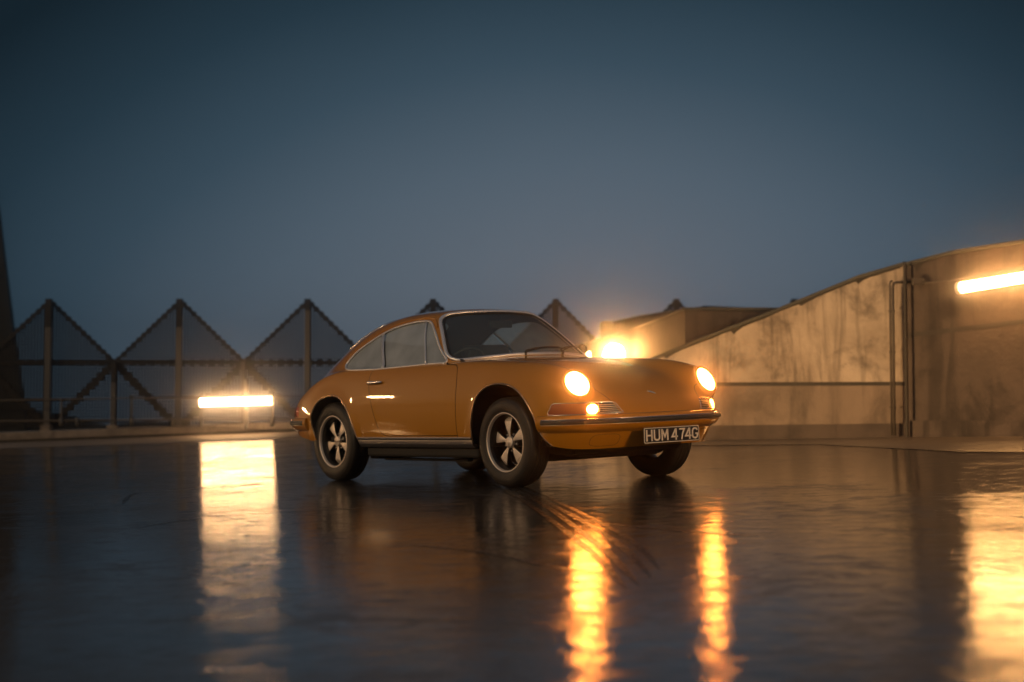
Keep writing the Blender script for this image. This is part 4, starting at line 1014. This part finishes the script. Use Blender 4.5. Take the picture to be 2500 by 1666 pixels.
# more lamps of the same run, out of frame on the left (seen mirrored in the car's flank and rear corner)
q = gp(-17.7, 28.7); q4 = np.array([q[0], q[1], 0.]); L4 = tube_lamp(q4 + [0, 0, 1.95] - XR * 1.5, q4 + [0, 0, 1.95] + XR * 1.5, 'glowing tube lamp on a mast farther left beyond the frame', HF, r=.05, m='tube2'); lamp_post(L4, q4 + HF * .12, q4 + HF * .12 + VUP * 2.1)
L5A, L5D, L5Z = -12.0, 16.62, 2.14; q = gp(L5A, L5D); q5 = np.array([q[0], q[1], 0.]); z5_ = L5Z; L5 = tube_lamp(q5 + [0, 0, z5_] - HF * .28, q5 + [0, 0, z5_] + HF * .28, 'glowing tube lamp on a mast beyond the left edge of the frame', -XR, r=.06, m='tube2'); lamp_post(L5, q5 - XR * .11, q5 - XR * .11 + VUP * (z5_ + .2))
q = gp(6.5, 6.0); q6 = np.array([q[0], q[1], 0.]); L6 = tube_lamp(q6 + [0, 0, 2.0] - HF * .7, q6 + [0, 0, 2.0] + HF * .7, 'added tube lamp on a mast beyond the right edge, lighting plate and bonnet', XR, r=.05, m='tube3'); lamp_post(L6, q6 + XR * .11, q6 + XR * .11 + VUP * 2.2)  # extra unseen lamp, added to brighten the number plate and nose
# floodlight on the far ramp wall, seen over the bonnet
FD = 24.6
fc = at(1499, 866, FD); fb = atx(1499, FD)
FLm = empty('floodlight', tuple(fb), 'glaring round floodlight on a mast showing just over the bonnet', 'floodlight'); fo = np.array(FLm.location)
b = MB(); b.tube([fb, fb + VUP * (rise(fb, 885))], .035, 10); b.box(fb + VUP * .02, (.3, .3, .04), np.stack([XR, HF, VUP], 1)); b.V = [tuple(np.array(v) - fo) for v in b.V]; mesh_obj('mast', b.V, b.F, M['post'], FLm, True)
aim = np.array(XR * .02 - HF * .98 + VUP * .02); aim /= np.linalg.norm(aim)
b = MB(); b.tube([fc - aim * .12, fc - aim * .10, fc + aim * .02], [.06, .14, .165], 20); b.V = [tuple(np.array(v) - fo) for v in b.V]; mesh_obj('lamp_head', b.V, b.F, M['fixture'], FLm, True)
b = MB(); b.tube([fc + aim * .021, fc + aim * .045, fc + aim * .065], [.155, .13, .05], 20); b.V = [tuple(np.array(v) - fo) for v in b.V]; mesh_obj('lens', b.V, b.F, M['floodglow'], FLm, True)
# low lamp added unseen behind the car to light the stained ramp wall
wb = atx(1285, 15.6); WWr = empty('added_wall_lamp', tuple(wb), 'low lamp added behind the car, out of view, to light the ramp wall', 'floodlight'); wbo = np.array(WWr.location)
wp = wb + VUP * .42; dr = XR * .72 + HF * .85 + VUP * .13; dr = dr / np.linalg.norm(dr)
b = MB(); b.box(-dr * .06 + VUP * .42, (.16, .34, .26), np.stack([dr, np.cross(VUP, dr), VUP], 1)); mesh_obj('lamp_head', b.V, b.F, M['fixture'], WWr)
b = MB(); b.box(VUP * .15, (.05, .28, .30), np.stack([dr, np.cross(VUP, dr), VUP], 1)); mesh_obj('stand', b.V, b.F, M['steeldark'], WWr)
wl = bpy.data.lights.new('added_wall_light', 'SPOT'); wl.energy = 850; wl.color = (1, .56, .23); wl.spot_size = math.radians(120); wl.spot_blend = .7; wl.shadow_soft_size = .10
wo2 = link(bpy.data.objects.new('added_wall_light', wl)); wo2.location = tuple(wp + dr * .06); wo2.rotation_euler = Vector(tuple(dr)).to_track_quat('-Z', 'Y').to_euler()
# small far lamp
sc1 = at(1446, 873, 27.3); sb = empty('bulkhead_lamp', tuple(sc1), 'small glowing bulkhead lamp between the wiper and the big floodlight', 'lamp')
b = MB(False); b.tube([HF * .05, HF * .0], .13, 14); mesh_obj('housing', b.V, b.F, M['fixture'], sb, True)
b = MB(False); b.tube([-HF * .001, -HF * .04, -HF * .06], [.11, .09, .03], 14); mesh_obj('lens', b.V, b.F, M['tube'], sb, True)
# tyre marks in the water film, swinging out from the front wheel
def mark(pts, w, name='tyre_mark'):
    P = catmull([ground(*p) for p in pts], 8, False); T = np.gradient(P, axis=0); T /= np.linalg.norm(T, axis=1)[:, None]; S = np.stack([-T[:, 1], T[:, 0], 0 * T[:, 0]], 1)
    n = len(P); ww = np.interp(np.linspace(0, 1, n), [0, .1, .8, 1], [.4, 1, 1, .3])[:, None] * w / 2
    V = [tuple(v) for v in np.concatenate([P + S * ww, P - S * ww]) + [0, 0, .003]]
    o = mesh_obj(name, V, [(i, n + i, n + i + 1, i + 1) for i in range(n - 1)], M['mark'])
    if o.data.polygons[0].normal.z < 0: o.data.flip_normals()
    return o
mk = empty('tyre_marks', (0, 0, 0)); tag(mk, kind='structure')
for pts, w in (([(1195, 1180), (1290, 1232), (1390, 1305), (1470, 1372), (1530, 1440)], .035), ([(1215, 1180), (1320, 1230), (1420, 1300), (1500, 1365), (1560, 1430)], .035), ([(1240, 1182), (1345, 1232), (1450, 1290), (1530, 1345), (1590, 1410)], .035), ([(1265, 1184), (1380, 1235), (1480, 1285), (1560, 1335), (1610, 1390)], .03), ([(1400, 1268), (1520, 1284), (1650, 1295), (1850, 1310)], .05), ([(300, 1230), (330, 1205), (430, 1198), (620, 1185), (860, 1180)], .04), ([(330, 1290), (520, 1262), (800, 1245), (1100, 1235)], .05), ([(1000, 1330), (1180, 1350), (1350, 1385), (1500, 1400)], .03)):
    mark(pts, w).parent = mk
# ================================================================ air, sky, light
def m_haze(dens, g):
    m = bpy.data.materials.new('mist'); m.use_nodes = True; N = m.node_tree.nodes; L = m.node_tree.links; N.clear()
    p = N.new('ShaderNodeVolumePrincipled'); p.inputs['Color'].default_value = (.85, .87, .9, 1); p.inputs['Density'].default_value = dens; p.inputs['Anisotropy'].default_value = g
    o = N.new('ShaderNodeOutputMaterial'); L.new(p.outputs[0], o.inputs['Volume']); return m
HAZE = HAZE_DENS
if HAZE > 0:
    b = MB(); U = np.stack([XR, HF, VUP], 1); lo, hi = np.array([-170, -66, -15.4]), np.array([170, 175, 11.5])
    b.box(tuple(CAM + U @ ((lo + hi) / 2)), hi - lo, U); hz = part('haze', b, m_haze(HAZE, .993), None); tag(hz, kind='stuff')
w = bpy.data.worlds.new('World'); bpy.context.scene.world = w; w.use_nodes = True; N = w.node_tree.nodes; L = w.node_tree.links; bg = N['Background']
tc = N.new('ShaderNodeTexCoord')
def dot(v):
    d = N.new('ShaderNodeVectorMath'); d.operation = 'DOT_PRODUCT'; L.new(tc.outputs['Generated'], d.inputs[0]); d.inputs[1].default_value = tuple(v); return d.outputs['Value']
def mth(op, a, b=None, c=None, clamp=False):
    m = N.new('ShaderNodeMath'); m.operation = op; m.use_clamp = clamp
    for i, x in enumerate((a, b, c)):
        if x is None: continue
        if isinstance(x, (int, float)): m.inputs[i].default_value = x
        else: L.new(x, m.inputs[i])
    return m.outputs[0]
e_, u_, v_ = dot(VUP), dot(XR), dot(HF)
e2 = mth('POWER', mth('ABSOLUTE', mth('DIVIDE', mth('MAXIMUM', e_, 0.), .262)), 2.)
u2 = mth('POWER', mth('ABSOLUTE', mth('DIVIDE', mth('SUBTRACT', u_, .035), .37)), 2.)
vv = mth('MULTIPLY', mth('POWER', mth('MAXIMUM', mth('SUBTRACT', .93, v_), 0.), 2.), 3.)
nz = N.new('ShaderNodeTexNoise'); nz.inputs['Scale'].default_value = 2.2; nz.inputs['Detail'].default_value = 4; L.new(tc.outputs['Generated'], nz.inputs['Vector'])
rho = mth('ADD', mth('SQRT', mth('ADD', mth('ADD', e2, u2), vv)), mth('MULTIPLY', mth('SUBTRACT', nz.outputs['Fac'], .5), .10))
rp_ = ramp(N, [(0., (.160, .163, .183)), (.16, (.148, .161, .190)), (.33, (.115, .143, .176)), (.5, (.078, .110, .143)), (.68, (.036, .064, .090)), (.84, (.016, .034, .050)), (1.0, (.006, .014, .021))])
L.new(mth('DIVIDE', rho, 1.25), rp_.inputs[0])
# rest of the dome, outside the bright western part: even dusk grey-blue
sky = N.new('ShaderNodeTexSky'); sky.sky_type = 'NISHITA'; sky.sun_disc = False; sky.sun_elevation = math.radians(2); sky.sun_rotation = math.radians(200)
mx = N.new('ShaderNodeMix'); mx.data_type = 'RGBA'; mx.inputs[0].default_value = 1; 
bk = N.new('ShaderNodeMix'); bk.data_type = 'RGBA'; L.new(mth('MULTIPLY', mth('SUBTRACT', .80, v_), 2.0, None, True), bk.inputs[0]); L.new(rp_.outputs[0], bk.inputs[6]); 
sk = N.new('ShaderNodeMix'); sk.data_type = 'RGBA'; sk.blend_type = 'ADD'; sk.inputs[0].default_value = .02; sk.inputs[6].default_value = (.055, .066, .080, 1); L.new(sky.outputs[0], sk.inputs[7]); L.new(sk.outputs[2], bk.inputs[7])
L.new(bk.outputs[2], bg.inputs['Color']); bg.inputs['Strength'].default_value = 1.2
sl_ = bpy.data.lights.new('warm_key_light', 'SUN'); sl_.energy = .9; sl_.color = (1, .65, .33); sl_.angle = math.radians(5)  # warm key light added in place of distant floodlights behind the camera
so = link(bpy.data.objects.new('warm_key_light', sl_)); dkey = -(-XR * .80 - HF * .62 + VUP * .36); so.rotation_euler = Vector(tuple(dkey)).to_track_quat('-Z', 'Y').to_euler(); so.location = tuple(CAM - dkey * 20)
sc = bpy.context.scene
sc.view_settings.view_transform = 'Standard'; sc.view_settings.look = 'None'; sc.view_settings.exposure = 0; sc.view_settings.gamma = 1
sc.cycles.use_denoising = True; sc.cycles.volume_bounces = 0; sc.cycles.max_bounces = 8; sc.cycles.transparent_max_bounces = 16; sc.cycles.sample_clamp_indirect = 6; sc.cycles.caustics_reflective = False; sc.cycles.caustics_refractive = False
